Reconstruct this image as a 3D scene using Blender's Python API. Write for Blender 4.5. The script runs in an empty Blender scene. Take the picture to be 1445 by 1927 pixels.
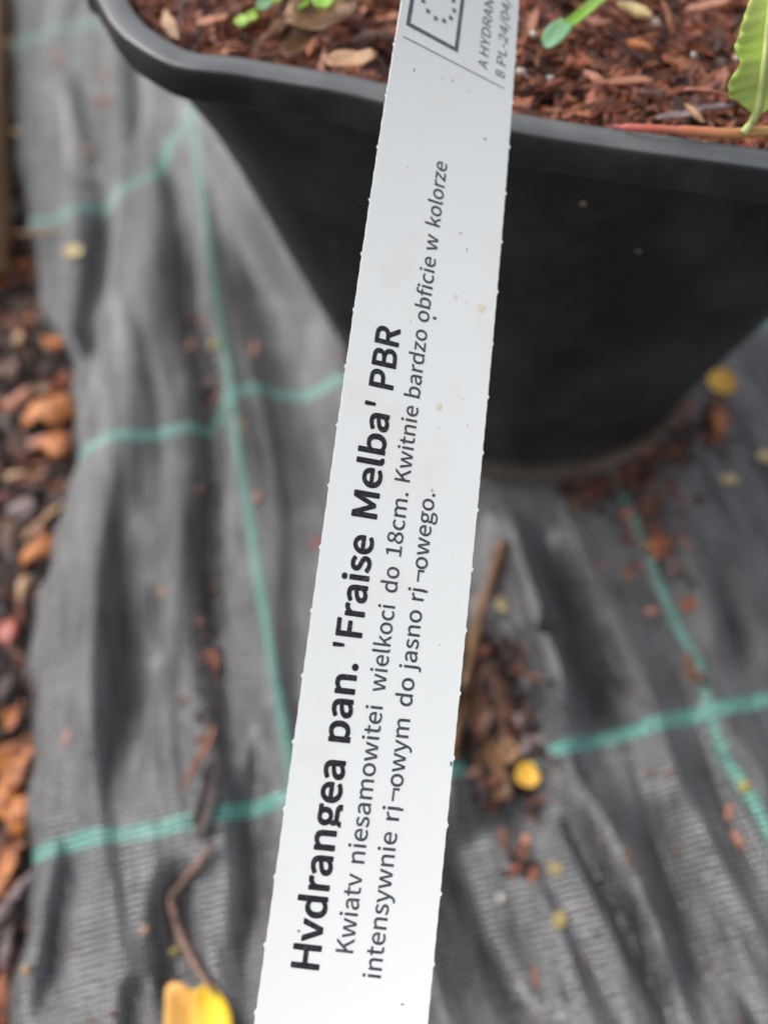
import bpy, bmesh, math, random, json
import numpy as np
from mathutils import Vector, Matrix, noise
from mathutils.geometry import tessellate_polygon

R = math.radians
rnd = random.Random(7)
sc = bpy.context.scene
col = sc.collection
MM = 0.001

# ------------------------------------------------------------------ camera
CAM_H = 265.0                      # mm above the ground fabric
F_PX = 1417.0                      # focal length in pixels of the 1445 x 1927 photograph
cam = bpy.data.cameras.new('camera')
cam_o = bpy.data.objects.new('camera', cam)
col.objects.link(cam_o)
cam_o.location = (0, 0, CAM_H * MM)
cam_o.rotation_euler = (R(30), 0, 0)
cam.sensor_fit = 'VERTICAL'
cam.sensor_height = 36.0
cam.lens = F_PX / 1927 * 36
cam.clip_start = 0.01
cam.clip_end = 500
cam.dof.use_dof = True
cam.dof.focus_distance = 0.1215
cam.dof.aperture_fstop = 7.2
sc.camera = cam_o

# ------------------------------------------------------------------ light: soft overcast daylight
SUN_EL, SUN_AZ = 38, -66           # azimuth measured from +Y towards +X
w = bpy.data.worlds.new('World')
sc.world = w
w.use_nodes = True
nt = w.node_tree
bg = nt.nodes['Background']
sky = nt.nodes.new('ShaderNodeTexSky')
sky.sky_type = 'NISHITA'
sky.sun_disc = False
sky.sun_elevation = R(SUN_EL)
sky.sun_rotation = R(SUN_AZ)
sky.dust_density = 3.0
hs = nt.nodes.new('ShaderNodeHueSaturation')
hs.inputs['Saturation'].default_value = 0.22      # cloud cover greys the sky
nt.links.new(sky.outputs[0], hs.inputs['Color'])
nt.links.new(hs.outputs[0], bg.inputs['Color'])
bg.inputs['Strength'].default_value = 0.15
sun = bpy.data.lights.new('sun', 'SUN')
sun.energy = 1.3
sun.angle = R(25)
sun.color = (1.0, 0.97, 0.93)
sun_o = bpy.data.objects.new('sun', sun)
col.objects.link(sun_o)
sun_o.location = (0, 0, 3)
sun_o.rotation_euler = (R(90 - SUN_EL), 0, R(180 - SUN_AZ))
sc.view_settings.view_transform = 'Standard'
sc.view_settings.look = 'None'
sc.view_settings.exposure = 0.63
sc.view_settings.gamma = 1.0

# ------------------------------------------------------------------ helpers
TH = R(60)
def at(px, py, z=0.0):
    """where the sight line through a pixel of the photograph meets height z (mm)"""
    Y = (py - 963.5) + F_PX * math.tan(TH)
    hh = CAM_H - z
    d = F_PX * hh / (math.cos(TH) * Y)
    return Vector(((px - 722.5) * d / F_PX, (d - hh * math.sin(TH)) / math.cos(TH), z))
def depth(px, py, z=0.0):
    Y = (py - 963.5) + F_PX * math.tan(TH)
    return F_PX * (CAM_H - z) / (math.cos(TH) * Y)

def mesh_obj(name, verts, faces, mats, parent=None, smooth=True, loc=None, mat_idx=None):
    me = bpy.data.meshes.new(name)
    o = bpy.data.objects.new(name, me)
    base = Vector(loc) if loc is not None else Vector((0, 0, 0))
    me.from_pydata([((v[0] - base[0]) * MM, (v[1] - base[1]) * MM, (v[2] - base[2]) * MM) for v in verts], [], faces)
    for m in (mats if isinstance(mats, (list, tuple)) else [mats]):
        me.materials.append(m)
    if smooth:
        me.polygons.foreach_set('use_smooth', [True] * len(me.polygons))
    if mat_idx is not None:
        me.polygons.foreach_set('material_index', mat_idx)
    me.update()
    col.objects.link(o)
    if parent is not None:
        o.parent = parent
        pl = parent.location
        o.location = (base[0] * MM - pl[0], base[1] * MM - pl[1], base[2] * MM - pl[2])
    else:
        o.location = base * MM
    return o
def empty(name, loc):
    o = bpy.data.objects.new(name, None)
    o.empty_display_size = 0.01
    o.location = Vector(loc) * MM
    col.objects.link(o)
    return o
def tag(o, label=None, cat=None, group=None, kind=None):
    if label: o['label'] = label
    if cat: o['category'] = cat
    if group: o['group'] = group
    if kind: o['kind'] = kind
    return o

def tube(pts, radii, n=7, wob=0.0, seed=0):
    """verts, faces of a tapering tube along pts"""
    rr = random.Random(seed)
    V, Fc = [], []
    up = Vector((0.13, 0.2, 1)).normalized()
    pts = [Vector(p) for p in pts]
    for i, p in enumerate(pts):
        t = (pts[min(i + 1, len(pts) - 1)] - pts[max(i - 1, 0)]).normalized()
        a = t.cross(up)
        if a.length < 1e-3: a = t.cross(Vector((1, 0, 0)))
        a.normalize(); b = t.cross(a)
        r = radii[i] if isinstance(radii, (list, tuple)) else radii
        for k in range(n):
            q = 2 * math.pi * k / n
            s = r * (1 + wob * rr.uniform(-1, 1))
            V.append(p + a * math.cos(q) * s + b * math.sin(q) * s)
    for i in range(len(pts) - 1):
        for k in range(n):
            Fc.append((i * n + k, i * n + (k + 1) % n, (i + 1) * n + (k + 1) % n, (i + 1) * n + k))
    Fc.append(tuple(range(n))); Fc.append(tuple((len(pts) - 1) * n + k for k in range(n - 1, -1, -1)))
    return V, Fc
def catmull(P, per=8, closed=False):
    P = [np.array(p, float) for p in P]
    n = len(P); out = []
    rng = range(n if closed else n - 1)
    for i in rng:
        if closed: p0, p1, p2, p3 = P[i - 1], P[i], P[(i + 1) % n], P[(i + 2) % n]
        else: p0, p1, p2, p3 = P[max(i - 1, 0)], P[i], P[i + 1], P[min(i + 2, n - 1)]
        for k in range(per):
            t = k / per
            out.append(0.5 * (2 * p1 + (p2 - p0) * t + (2 * p0 - 5 * p1 + 4 * p2 - p3) * t * t + (3 * p1 - p0 - 3 * p2 + p3) * t ** 3))
    if not closed: out.append(P[-1])
    return out

# ------------------------------------------------------------------ materials
def material(name, c1, c2=None, rough=0.6, scale=300, bump=0.0, bscale=None, spec=0.5, detail=4, lo=.35, hi=.65, stretch=None, sss=0.0):
    m = bpy.data.materials.new(name); m.use_nodes = True
    n = m.node_tree.nodes; L = m.node_tree.links
    b = n['Principled BSDF']
    b.inputs['Roughness'].default_value = rough
    b.inputs['Specular IOR Level'].default_value = spec
    b.inputs['Base Color'].default_value = (*c1, 1)
    tc = n.new('ShaderNodeTexCoord'); src = tc.outputs['Object']
    if stretch:
        mp = n.new('ShaderNodeMapping'); mp.inputs['Scale'].default_value = stretch
        L.new(src, mp.inputs[0]); src = mp.outputs[0]
    if c2:
        tx = n.new('ShaderNodeTexNoise'); tx.inputs['Scale'].default_value = scale; tx.inputs['Detail'].default_value = detail
        L.new(src, tx.inputs['Vector'])
        rp = n.new('ShaderNodeValToRGB')
        rp.color_ramp.elements[0].position = lo; rp.color_ramp.elements[0].color = (*c1, 1)
        rp.color_ramp.elements[1].position = hi; rp.color_ramp.elements[1].color = (*c2, 1)
        L.new(tx.outputs['Fac'], rp.inputs[0]); L.new(rp.outputs[0], b.inputs['Base Color'])
    if bump:
        t2 = n.new('ShaderNodeTexNoise'); t2.inputs['Scale'].default_value = bscale or scale * 2; t2.inputs['Detail'].default_value = 5
        L.new(src, t2.inputs['Vector'])
        bp = n.new('ShaderNodeBump'); bp.inputs['Strength'].default_value = bump; bp.inputs['Distance'].default_value = 0.001
        L.new(t2.outputs['Fac'], bp.inputs['Height']); L.new(bp.outputs[0], b.inputs['Normal'])
    if sss:
        b.inputs['Subsurface Weight'].default_value = sss
        b.inputs['Subsurface Radius'].default_value = (0.002, 0.001, 0.0004)
    return m

M = {}
M['orange'] = material('orange_bark', (.62, .22, .05), (.24, .07, .025), .5, 260, 1.0, lo=.38, hi=.64)
M['rust'] = material('rusty_bark', (.36, .12, .05), (.16, .055, .03), .55, 200, .6)
M['brown'] = material('brown_bark', (.20, .095, .055), (.085, .042, .03), .6, 200, .6)
M['dark'] = material('dark_bark', (.05, .03, .026), (.022, .016, .016), .6, 200, .6)
M['tan'] = material('tan_wood', (.48, .29, .16), (.30, .16, .085), .6, 160, .5)
M['salmon'] = material('salmon_wood', (.55, .25, .16), (.40, .16, .10), .6, 160, .5)
M['mauve'] = material('weathered_bark', (.27, .20, .20), (.13, .09, .09), .6, 200, .6)
M['cream'] = material('cream_petal', (.72, .56, .28), (.55, .40, .18), .6, 140, .2)
M['drab'] = material('drab_petal', (.40, .31, .12), (.26, .20, .09), .6, 140, .2)
M['yellow'] = material('yellow_petal', (.85, .50, .06), (.80, .42, .07), .5, 120, .2)
M['grey'] = material('grey_grit', (.55, .53, .48), (.38, .36, .33), .7, 400, .4)
M['white'] = material('white_perlite', (.60, .55, .49), (.40, .35, .30), .8, 900, .6)
M['olive'] = material('olive_scrap', (.40, .34, .08), (.25, .22, .06), .6, 200, .3)
M['red'] = material('red_scrap', (.40, .06, .03), (.25, .05, .03), .5, 200, .3)
M['twig'] = material('dry_twig_bark', (.27, .155, .115), (.13, .08, .06), .6, 180, .6)
M['soil'] = material('dark_soil', (.045, .026, .018), (.018, .011, .008), .85, 160, 1.0)

# ------------------------------------------------------------------ ground and woven fabric
POT_C = (62.0, 250.0)
def poly_px(P): return np.array([list(at(*p))[:2] for p in P])
def seg_dist(X, Y, P):
    D = np.full(X.shape, 1e9); T = np.zeros(X.shape); acc = 0.0
    tot = sum(np.hypot(*(b - a)) for a, b in zip(P[:-1], P[1:]))
    for a, b in zip(P[:-1], P[1:]):
        d = b - a; l = np.hypot(*d)
        t = np.clip(((X - a[0]) * d[0] + (Y - a[1]) * d[1]) / (l * l), 0, 1)
        q = np.hypot(X - a[0] - t * d[0], Y - a[1] - t * d[1])
        m = q < D
        D = np.where(m, q, D); T = np.where(m, (acc + t * l) / tot, T)
        acc += l
    return D, T
FOLDS = [  # pixels of the fold's course, half width mm, height mm
    ([(290, 380), (270, 560), (240, 760), (205, 1000), (150, 1250), (140, 1500)], 11, 3.5),
    ([(205, 320), (185, 450), (162, 620), (148, 800)], 5, -4.5),
    ([(335, 400), (350, 600), (388, 700), (397, 850), (388, 1000), (402, 1200), (425, 1350), (445, 1500)], 5.5, -5.5),
    ([(236, 900), (232, 1100), (242, 1300), (212, 1480), (205, 1560)], 5.5, -3.8),
    ([(290, 1060), (293, 1260)], 3, -2.2),
    ([(340, 1600), (322, 1780), (332, 1950)], 6, -4),
    ([(500, 1300), (482, 1500), (478, 1650), (470, 1800), (480, 1950)], 5, -3),
    ([(252, 1830), (248, 1990)], 3, -2.5),
    ([(130, 1560), (115, 1700), (70, 1950)], 3, -2.5),
    ([(345, 170), (420, 300), (520, 450), (640, 600)], 11, 9),
    ([(318, 280), (345, 420), (352, 560)], 6, -4),
    ([(450, 380), (545, 640), (600, 860), (630, 1050)], 21, -8),
    ([(110, 120), (150, 260), (170, 350)], 7, 3),
    ([(250, 60), (262, 180), (255, 280)], 5, -3),
    ([(932, 930), (965, 1080), (1010, 1230), (1060, 1370), (1088, 1440)], 6.5, 10),
    ([(1100, 1450), (1170, 1600), (1240, 1760), (1310, 1920)], 7, 4),
    ([(870, 1120), (895, 1300), (945, 1440), (985, 1560), (1020, 1700)], 12, -7),
    ([(1040, 1470), (1090, 1560), (1132, 1640), (1200, 1770), (1264, 1910), (1300, 2000)], 3.6, -6),
    ([(1225, 1480), (1280, 1700), (1345, 1940)], 8, -4),
    ([(870, 1500), (890, 1620), (950, 1760), (1030, 1960)], 8, -5.5),
    ([(850, 1470), (900, 1700), (965, 1980)], 20, -5),
    ([(960, 1690), (1010, 1810), (1065, 1930)], 4, 2.5),
    ([(1010, 960), (1060, 1080), (1130, 1260), (1190, 1400)], 7, -4.5),
    ([(1130, 1080), (1180, 1230), (1240, 1400), (1300, 1600)], 6, 2.5),
    ([(1330, 1010), (1390, 1180), (1440, 1300)], 6, -3),
    ([(1250, 900), (1310, 1060), (1370, 1260)], 7, 3),
    ([(1400, 1380), (1440, 1600), (1500, 1800)], 6, 3),
]
FOLDS = [(poly_px(p), a, b) for p, a, b in FOLDS]
def fabric_h(X, Y):
    X = np.asarray(X, float); Y = np.asarray(Y, float)
    u = X * .977 + Y * .21; v = -X * .21 + Y * .977
    uu = u + 5 * np.sin(v / 61 + .7) + 3 * np.sin(v / 37 + u / 90)
    Z = np.zeros(X.shape)
    for lam, amp, ph, kv in ((13.1, .5, .3, .011), (19.7, .9, 1.9, -.013), (31.0, 1.2, 4.1, .007), (8.3, .24, 2.2, .02)):
        mod = .55 + .45 * np.sin(v * .021 * (1 + 7 / lam) + ph * 3 + u * .013)
        Z += amp * mod * np.sin(2 * np.pi * uu / lam + ph + v * kv)
    for P, wd, ht in FOLDS:
        D, T = seg_dist(X, Y, P)
        e = np.clip(np.minimum(T, 1 - T) * 3.2 + .08, 0, 1)
        Z += 1.9 * ht * np.exp(-(D / wd) ** 2) * e * e * (3 - 2 * e)
    rp = np.hypot(X - POT_C[0], Y - POT_C[1])
    k = np.clip((rp - 82) / 22, 0, 1); Z = Z * (k * k * (3 - 2 * k)) 
    return np.where(Z < -9, -9 - 8 * np.tanh((-9 - Z) / 8), Z)
EDGE = [(20, -120), (22, 0), (22, 120), (30, 300), (58, 430), (72, 540), (98, 600), (130, 650), (143, 760), (135, 860), (112, 960), (85, 1040), (62, 1110), (50, 1300), (50, 1500), (45, 1650), (28, 1800), (8, 1927), (-30, 2150)]
EDGE = np.array([list(at(a - 16, b))[:2] for a, b in EDGE])[::-1]
def edge_x(y): return np.interp(y, EDGE[:, 1], EDGE[:, 0])

WARP = [[(300, -250), (340, 0), (366, 225), (375, 330), (400, 520), (430, 700), (445, 830), (465, 950), (485, 1080), (510, 1230), (540, 1400), (570, 1600), (605, 1850), (640, 2150)],
        [(1020, 600), (1140, 860), (1155, 890), (1190, 970), (1230, 1070), (1275, 1180), (1310, 1245), (1335, 1340), (1360, 1420), (1400, 1500), (1445, 1600), (1530, 1790), (1640, 2100)]]
WEFT = [[(-200, 1660), (50, 1612), (150, 1580), (300, 1560), (420, 1530), (540, 1500), (700, 1470), (860, 1445), (980, 1430), (1080, 1405), (1200, 1375), (1330, 1340), (1445, 1315), (1700, 1255)],
        [(-100, 930), (125, 868), (170, 845), (270, 828), (390, 790), (432, 735), (480, 712), (540, 708), (610, 712), (800, 700), (1100, 670), (1400, 625), (1445, 608), (1700, 570)],
        [(-150, 440), (60, 420), (130, 402), (200, 375), (250, 350), (300, 318), (325, 262), (378, 235), (520, 215), (900, 190)],
        [(-120, 190), (0, 112), (30, 95), (60, 70), (110, 55), (200, 40), (330, 25), (800, -10)]]
def long_px(P):
    Q = poly_px(P); d0 = Q[0] - Q[1]; d1 = Q[-1] - Q[-2]
    return np.vstack([Q[:1] + d0 / np.hypot(*d0) * 700, Q, Q[-1:] + d1 / np.hypot(*d1) * 700])
def line_dists(X, Y):
    a = np.minimum.reduce([seg_dist(X, Y, long_px(P))[0] for P in WARP])
    u = X * .977 + Y * .21
    for c in (-240., 292., 440.): a = np.minimum(a, np.abs(u - c))
    b = np.minimum.reduce([seg_dist(X, Y, long_px(P))[0] for P in WEFT])
    v = -X * .21 + Y * .977
    for c in (-120., 760.): b = np.minimum(b, np.abs(v - c))
    return a, b

def build_fabric():
    ys = np.concatenate([np.arange(-420, -30, 12), np.arange(-30, 420, 1.3), np.arange(420, 600, 2.5), np.arange(600, 1000, 12)])
    ts = np.concatenate([np.linspace(0, 1, 330)])
    nx = len(ts) + 24; ny = len(ys)
    X = np.zeros((ny, nx)); Y = np.zeros((ny, nx)); drop = np.zeros((ny, nx))
    for j, y in enumerate(ys):
        e = edge_x(y) + 1.2 * math.sin(y / 9.) + .8 * math.sin(y / 4.1 + 1)
        far = 300.
        fine = e + (far - e) * ts
        X[j, :len(ts)] = fine; X[j, len(ts):] = np.linspace(far + 8, 640, 24); Y[j] = y
    dE = X - X[:, :1]
    Z = fabric_h(X, Y)
    # the cut edge is turned down towards the gutter
    k = np.clip(1 - dE / 9, 0, 1); Z = Z * np.clip(dE / 14, .15, 1) - 11 * k ** 2
    verts = np.stack([X, Y, Z], -1).reshape(-1, 3)
    idx = np.arange(ny * nx).reshape(ny, nx)
    faces = np.stack([idx[:-1, :-1], idx[:-1, 1:], idx[1:, 1:], idx[1:, :-1]], -1).reshape(-1, 4)
    me = bpy.data.meshes.new('woven_ground_fabric')
    me.vertices.add(len(verts)); me.vertices.foreach_set('co', (verts * MM).astype(np.float32).ravel())
    me.loops.add(faces.size); me.loops.foreach_set('vertex_index', faces.ravel().astype(np.int32))
    me.polygons.add(len(faces)); me.polygons.foreach_set('loop_start', np.arange(0, faces.size, 4, dtype=np.int32))
    me.update(); me.validate()
    me.polygons.foreach_set('use_smooth', np.ones(len(faces), bool))
    a, b = line_dists(X, Y)
    u = X * .977 + Y * .21 + .5 * np.sin(Y / 40.); v = -X * .21 + Y * .977 + .6 * np.sin(X / 33.)
    for nm, arr in (('warp_line', a), ('weft_line', b)):
        at_ = me.attributes.new(nm, 'FLOAT', 'POINT'); at_.data.foreach_set('value', arr.astype(np.float32).ravel())
    at_ = me.attributes.new('thread', 'FLOAT_VECTOR', 'POINT')
    at_.data.foreach_set('vector', np.stack([u, v, u * 0], -1).astype(np.float32).ravel())
    o = bpy.data.objects.new('woven_ground_fabric', me); col.objects.link(o)
    return o

def fabric_material():
    m = bpy.data.materials.new('woven_black_fabric'); m.use_nodes = True
    n = m.node_tree.nodes; L = m.node_tree.links; b = n['Principled BSDF']
    def math_(op, a, c=None, d=None):
        q = n.new('ShaderNodeMath'); q.operation = op
        for i, x in enumerate((a, c, d)):
            if x is None: continue
            if isinstance(x, (int, float)): q.inputs[i].default_value = x
            else: L.new(x, q.inputs[i])
        return q.outputs[0]
    def ramp(x, p0, p1, c0, c1):
        q = n.new('ShaderNodeMapRange'); q.interpolation_type = 'SMOOTHSTEP'
        L.new(x, q.inputs['Value'])
        for k, vv in zip(('From Min', 'From Max', 'To Min', 'To Max'), (p0, p1, c0, c1)): q.inputs[k].default_value = vv
        return q.outputs[0]
    th = n.new('ShaderNodeAttribute'); th.attribute_name = 'thread'
    sp = n.new('ShaderNodeSeparateXYZ'); L.new(th.outputs['Vector'], sp.inputs[0])
    wa = n.new('ShaderNodeAttribute'); wa.attribute_name = 'warp_line'
    we = n.new('ShaderNodeAttribute'); we.attribute_name = 'weft_line'
    u, v = sp.outputs[0], sp.outputs[1]
    # irregular threads
    nz = n.new('ShaderNodeTexNoise'); nz.inputs['Scale'].default_value = .35; nz.inputs['Detail'].default_value = 3
    L.new(th.outputs['Vector'], nz.inputs['Vector'])
    wob = math_('MULTIPLY', math_('SUBTRACT', nz.outputs['Fac'], .5), 1.6)
    uw = math_('ADD', u, wob); vw = math_('ADD', v, wob)
    su = math_('SINE', math_('MULTIPLY', uw, 2 * math.pi / 1.35))
    weft = math_('ABSOLUTE', math_('SINE', math_('MULTIPLY', math_('ADD', vw, math_('MULTIPLY', su, .16)), math.pi / 1.95)))
    warp = math_('ABSOLUTE', math_('SINE', math_('MULTIPLY', uw, math.pi / 1.35)))
    gap = math_('MULTIPLY', ramp(weft, .15, .75, 0.05, 1.25), ramp(warp, .12, .65, .10, 1.25))
    # dust on the plastic threads, and their glossy streaks painted into the colour
    d2 = n.new('ShaderNodeTexNoise'); d2.inputs['Scale'].default_value = .06; d2.inputs['Detail'].default_value = 6
    L.new(th.outputs['Vector'], d2.inputs['Vector'])
    st = n.new('ShaderNodeMapping'); st.inputs['Scale'].default_value = (.8, .035, 1)
    L.new(th.outputs['Vector'], st.inputs[0])
    d3 = n.new('ShaderNodeTexNoise'); d3.inputs['Scale'].default_value = 1.0; d3.inputs['Detail'].default_value = 3
    L.new(st.outputs[0], d3.inputs['Vector'])
    base = n.new('ShaderNodeValToRGB')
    base.color_ramp.elements[0].position = .36; base.color_ramp.elements[0].color = (.010, .010, .012, 1)
    base.color_ramp.elements[1].position = .64; base.color_ramp.elements[1].color = (.150, .147, .152, 1)
    L.new(math_('ADD', math_('MULTIPLY', d2.outputs['Fac'], .35), math_('MULTIPLY', d3.outputs['Fac'], .65)), base.inputs[0])
    green = n.new('ShaderNodeValToRGB')
    green.color_ramp.elements[0].position = .35; green.color_ramp.elements[0].color = (.05, .24, .19, 1)
    green.color_ramp.elements[1].position = .65; green.color_ramp.elements[1].color = (.15, .40, .33, 1)
    L.new(nz.outputs['Fac'], green.inputs[0])
    mw = math_('MULTIPLY', ramp(wa.outputs['Fac'], 1.3, 2.0, 1.0, 0.0), ramp(math_('SINE', math_('MULTIPLY', math_('ADD', u, math_('MULTIPLY', v, .8)), 2.4)), -1, .4, .55, 1.0))
    # the weft marker is a band of threads with dark threads between them
    me_ = math_('MULTIPLY', ramp(we.outputs['Fac'], 2.2, 2.8, 1.0, 0.0), ramp(warp, .2, .7, .25, 1.0))
    mask = math_('MAXIMUM', mw, me_)
    mx = n.new('ShaderNodeMix'); mx.data_type = 'RGBA'
    L.new(mask, mx.inputs['Factor']); L.new(base.outputs[0], mx.inputs['A']); L.new(green.outputs[0], mx.inputs['B'])
    mg = n.new('ShaderNodeMix'); mg.data_type = 'RGBA'; mg.blend_type = 'MULTIPLY'; mg.inputs['Factor'].default_value = 1
    cc = n.new('ShaderNodeCombineColor')
    for i in range(3): L.new(gap, cc.inputs[i])
    L.new(mx.outputs['Result'], mg.inputs['A']); L.new(cc.outputs[0], mg.inputs['B'])
    L.new(mg.outputs['Result'], b.inputs['Base Color'])
    b.inputs['Roughness'].default_value = .29
    b.inputs['Specular IOR Level'].default_value = 1.0
    b.inputs['Sheen Weight'].default_value = .22; b.inputs['Sheen Roughness'].default_value = .35
    hgt = math_('ADD', math_('MULTIPLY', weft, .6), math_('MULTIPLY', warp, .4))
    hgt = math_('ADD', hgt, math_('MULTIPLY', mw, .9))
    bp = n.new('ShaderNodeBump'); bp.inputs['Strength'].default_value = 1.0; bp.inputs['Distance'].default_value = .0005
    L.new(hgt, bp.inputs['Height']); L.new(bp.outputs[0], b.inputs['Normal'])
    return m

fabric = build_fabric()
fabric.data.materials.append(fabric_material())
tag(fabric, 'wrinkled dark grey woven ground cover fabric with teal marker threads', 'ground fabric')

def build_ground():
    xs = np.concatenate([[-40000, -6000, -1500, -700], np.arange(-420, -90, 6), [0, 300, 700, 1500, 6000, 40000]])
    ys = np.concatenate([[-40000, -6000, -1500, -700], np.arange(-120, 640, 8), [900, 1500, 6000, 40000]])
    V = []; Fc = []
    for y in ys:
        for x in xs:
            z = -24 if not (-420 < x < -90 and -120 < y < 640) else -15
            if -420 < x < -90 and -120 < y < 640:
                z += 3.2 * noise.noise(Vector((x / 22., y / 22., 0))) + 1.5 * noise.noise(Vector((x / 7., y / 7., 3)))
            V.append((x, y, z))
    nx = len(xs)
    for j in range(len(ys) - 1):
        for i in range(nx - 1):
            Fc.append((j * nx + i, j * nx + i + 1, (j + 1) * nx + i + 1, (j + 1) * nx + i))
    o = mesh_obj('ground', V, Fc, M['soil'])
    tag(o, kind='structure')
build_ground()
def fh(x, y):
    """height of what carries a small thing lying at x, y"""
    e = float(edge_x(y))
    if x < e - 1: return -14.0
    z = float(fabric_h(np.array([x]), np.array([y]))[0])
    d = x - e; k = max(0, min(1, 1 - d / 9))
    return z * max(.15, min(1, d / 14)) - 11 * k * k

# ------------------------------------------------------------------ nursery pot: square rim, round foot
RIM_Z = 174.0
rim_px = [(158, -60), (170, -28), (186, 0), (208, 38), (243, 73), (299, 107), (360, 126), (456, 139), (564, 158), (672, 180), (820, 214), (975, 247), (1200, 279), (1445, 315)]
P = [at(x, y, RIM_Z) for x, y in rim_px]
p_last = P[-1]; dirx = Vector((.953, -.302, 0)); diry = Vector((.302, .953, 0))
P += [p_last + dirx * 6, p_last + dirx * 24 + diry * 4.2, p_last + dirx * 39 + diry * 15, p_last + dirx * 49 + diry * 32]
rr0 = p_last + dirx * 52 + diry * 52
P += [rr0, rr0 + diry * 55, rr0 + diry * 110]
bk = rr0 + diry * 150
P += [bk - dirx * 6 + diry * 8, bk - dirx * 30 + diry * 24, bk - dirx * 60 + diry * 27, bk - dirx * 120 + diry * 27]
lb = P[0] + diry * 120
P += [lb + dirx * 42 + diry * 40, lb + dirx * 12 + diry * 28, lb + diry * 2, P[0] + diry * 75, P[0] + diry * 32]
rim_curve = [Vector(p) for p in catmull(P, 8, True)]
NR = len(rim_curve)
cen = sum(rim_curve, Vector()) / NR
POT_BASE = Vector((POT_C[0], POT_C[1], 0))
def ring(off, z, wave=0.0):
    out = []
    for i, p in enumerate(rim_curve):
        t = (rim_curve[(i + 1) % NR] - rim_curve[i - 1]).normalized()
        nrm = Vector((t.y, -t.x, 0))
        q = p + nrm * off
        dz = wave * (math.sin(i * .11) + .6 * math.sin(i * .37 + 1))
        out.append(Vector((q.x, q.y, z + dz)))
    return out
def loft(rings, close_last=False):
    V = [v for r in rings for v in r]; Fc = []
    n = len(rings[0])
    for k in range(len(rings) - 1):
        for i in range(n):
            j = (i + 1) % n
            Fc.append((k * n + i, (k + 1) * n + i, (k + 1) * n + j, k * n + j))
    if close_last: Fc.append(tuple((len(rings) - 1) * n + i for i in range(n)))
    return V, Fc

def plastic(name, base, rough, dust):
    m = bpy.data.materials.new(name); m.use_nodes = True
    n = m.node_tree.nodes; L = m.node_tree.links; b = n['Principled BSDF']
    tc = n.new('ShaderNodeTexCoord')
    t1 = n.new('ShaderNodeTexNoise'); t1.inputs['Scale'].default_value = 35; t1.inputs['Detail'].default_value = 7; t1.inputs['Roughness'].default_value = .65
    L.new(tc.outputs['Object'], t1.inputs['Vector'])
    r1 = n.new('ShaderNodeValToRGB')
    r1.color_ramp.elements[0].position = .45; r1.color_ramp.elements[0].color = (*base, 1)
    r1.color_ramp.elements[1].position = .75; r1.color_ramp.elements[1].color = (*dust, 1)
    L.new(t1.outputs['Fac'], r1.inputs[0])
    # mud splashed on the lowest part of the wall
    sp = n.new('ShaderNodeSeparateXYZ'); L.new(tc.outputs['Object'], sp.inputs[0])
    mr = n.new('ShaderNodeMapRange'); L.new(sp.outputs['Z'], mr.inputs['Value'])
    mr.inputs['From Min'].default_value = .013; mr.inputs['From Max'].default_value = .002
    mr.inputs['To Min'].default_value = 0; mr.inputs['To Max'].default_value = .75
    mu = n.new('ShaderNodeMath'); mu.operation = 'MULTIPLY'; L.new(mr.outputs[0], mu.inputs[0]); L.new(t1.outputs['Fac'], mu.inputs[1])
    mx = n.new('ShaderNodeMix'); mx.data_type = 'RGBA'; L.new(mu.outputs[0], mx.inputs['Factor'])
    L.new(r1.outputs[0], mx.inputs['A']); mx.inputs['B'].default_value = (.30, .22, .16, 1)
    # pale grains stuck to the plastic
    vo = n.new('ShaderNodeTexVoronoi'); vo.inputs['Scale'].default_value = 55; L.new(tc.outputs['Object'], vo.inputs['Vector'])
    vr = n.new('ShaderNodeMapRange'); L.new(vo.outputs['Distance'], vr.inputs['Value']); vr.inputs['From Min'].default_value = .055; vr.inputs['From Max'].default_value = .035
    vs = n.new('ShaderNodeSeparateXYZ'); L.new(vo.outputs['Color'], vs.inputs[0])
    vm = n.new('ShaderNodeMath'); vm.operation = 'MULTIPLY'; L.new(vr.outputs[0], vm.inputs[0])
    vg = n.new('ShaderNodeMath'); vg.operation = 'GREATER_THAN'; L.new(vs.outputs[0], vg.inputs[0]); vg.inputs[1].default_value = .6
    L.new(vg.outputs[0], vm.inputs[1])
    m2 = n.new('ShaderNodeMix'); m2.data_type = 'RGBA'; L.new(vm.outputs[0], m2.inputs['Factor'])
    L.new(mx.outputs['Result'], m2.inputs['A']); m2.inputs['B'].default_value = (.30, .20, .14, 1)
    L.new(m2.outputs['Result'], b.inputs['Base Color'])
    mrr = n.new('ShaderNodeMapRange'); L.new(t1.outputs['Fac'], mrr.inputs['Value'])
    mrr.inputs['To Min'].default_value = rough - .1; mrr.inputs['To Max'].default_value = rough + .15
    L.new(mrr.outputs[0], b.inputs['Roughness'])
    t2 = n.new('ShaderNodeTexNoise'); t2.inputs['Scale'].default_value = 420; L.new(tc.outputs['Object'], t2.inputs['Vector'])
    bp = n.new('ShaderNodeBump'); bp.inputs['Strength'].default_value = .12; bp.inputs['Distance'].default_value = .0005
    L.new(t2.outputs['Fac'], bp.inputs['Height']); L.new(bp.outputs[0], b.inputs['Normal'])
    return m
M['pot'] = plastic('black_plastic', (.005, .005, .0068), .42, (.038, .035, .034))
M['edge_highlight'] = plastic('edge_highlight_plastic', (.035, .032, .030), .5, (.07, .06, .05))  # highlight on the band's lower edge, painted as a paler ring
M['band'] = plastic('band_black_plastic', (.013, .013, .014), .45, (.05, .047, .045))  # band tone slightly paler than the wall
M['rim'] = plastic('sky_sheen_scuffed_plastic', (.085, .09, .097), .36, (.16, .16, .16))  # scuffed lip top, with its sky sheen put into the paler colour

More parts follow.
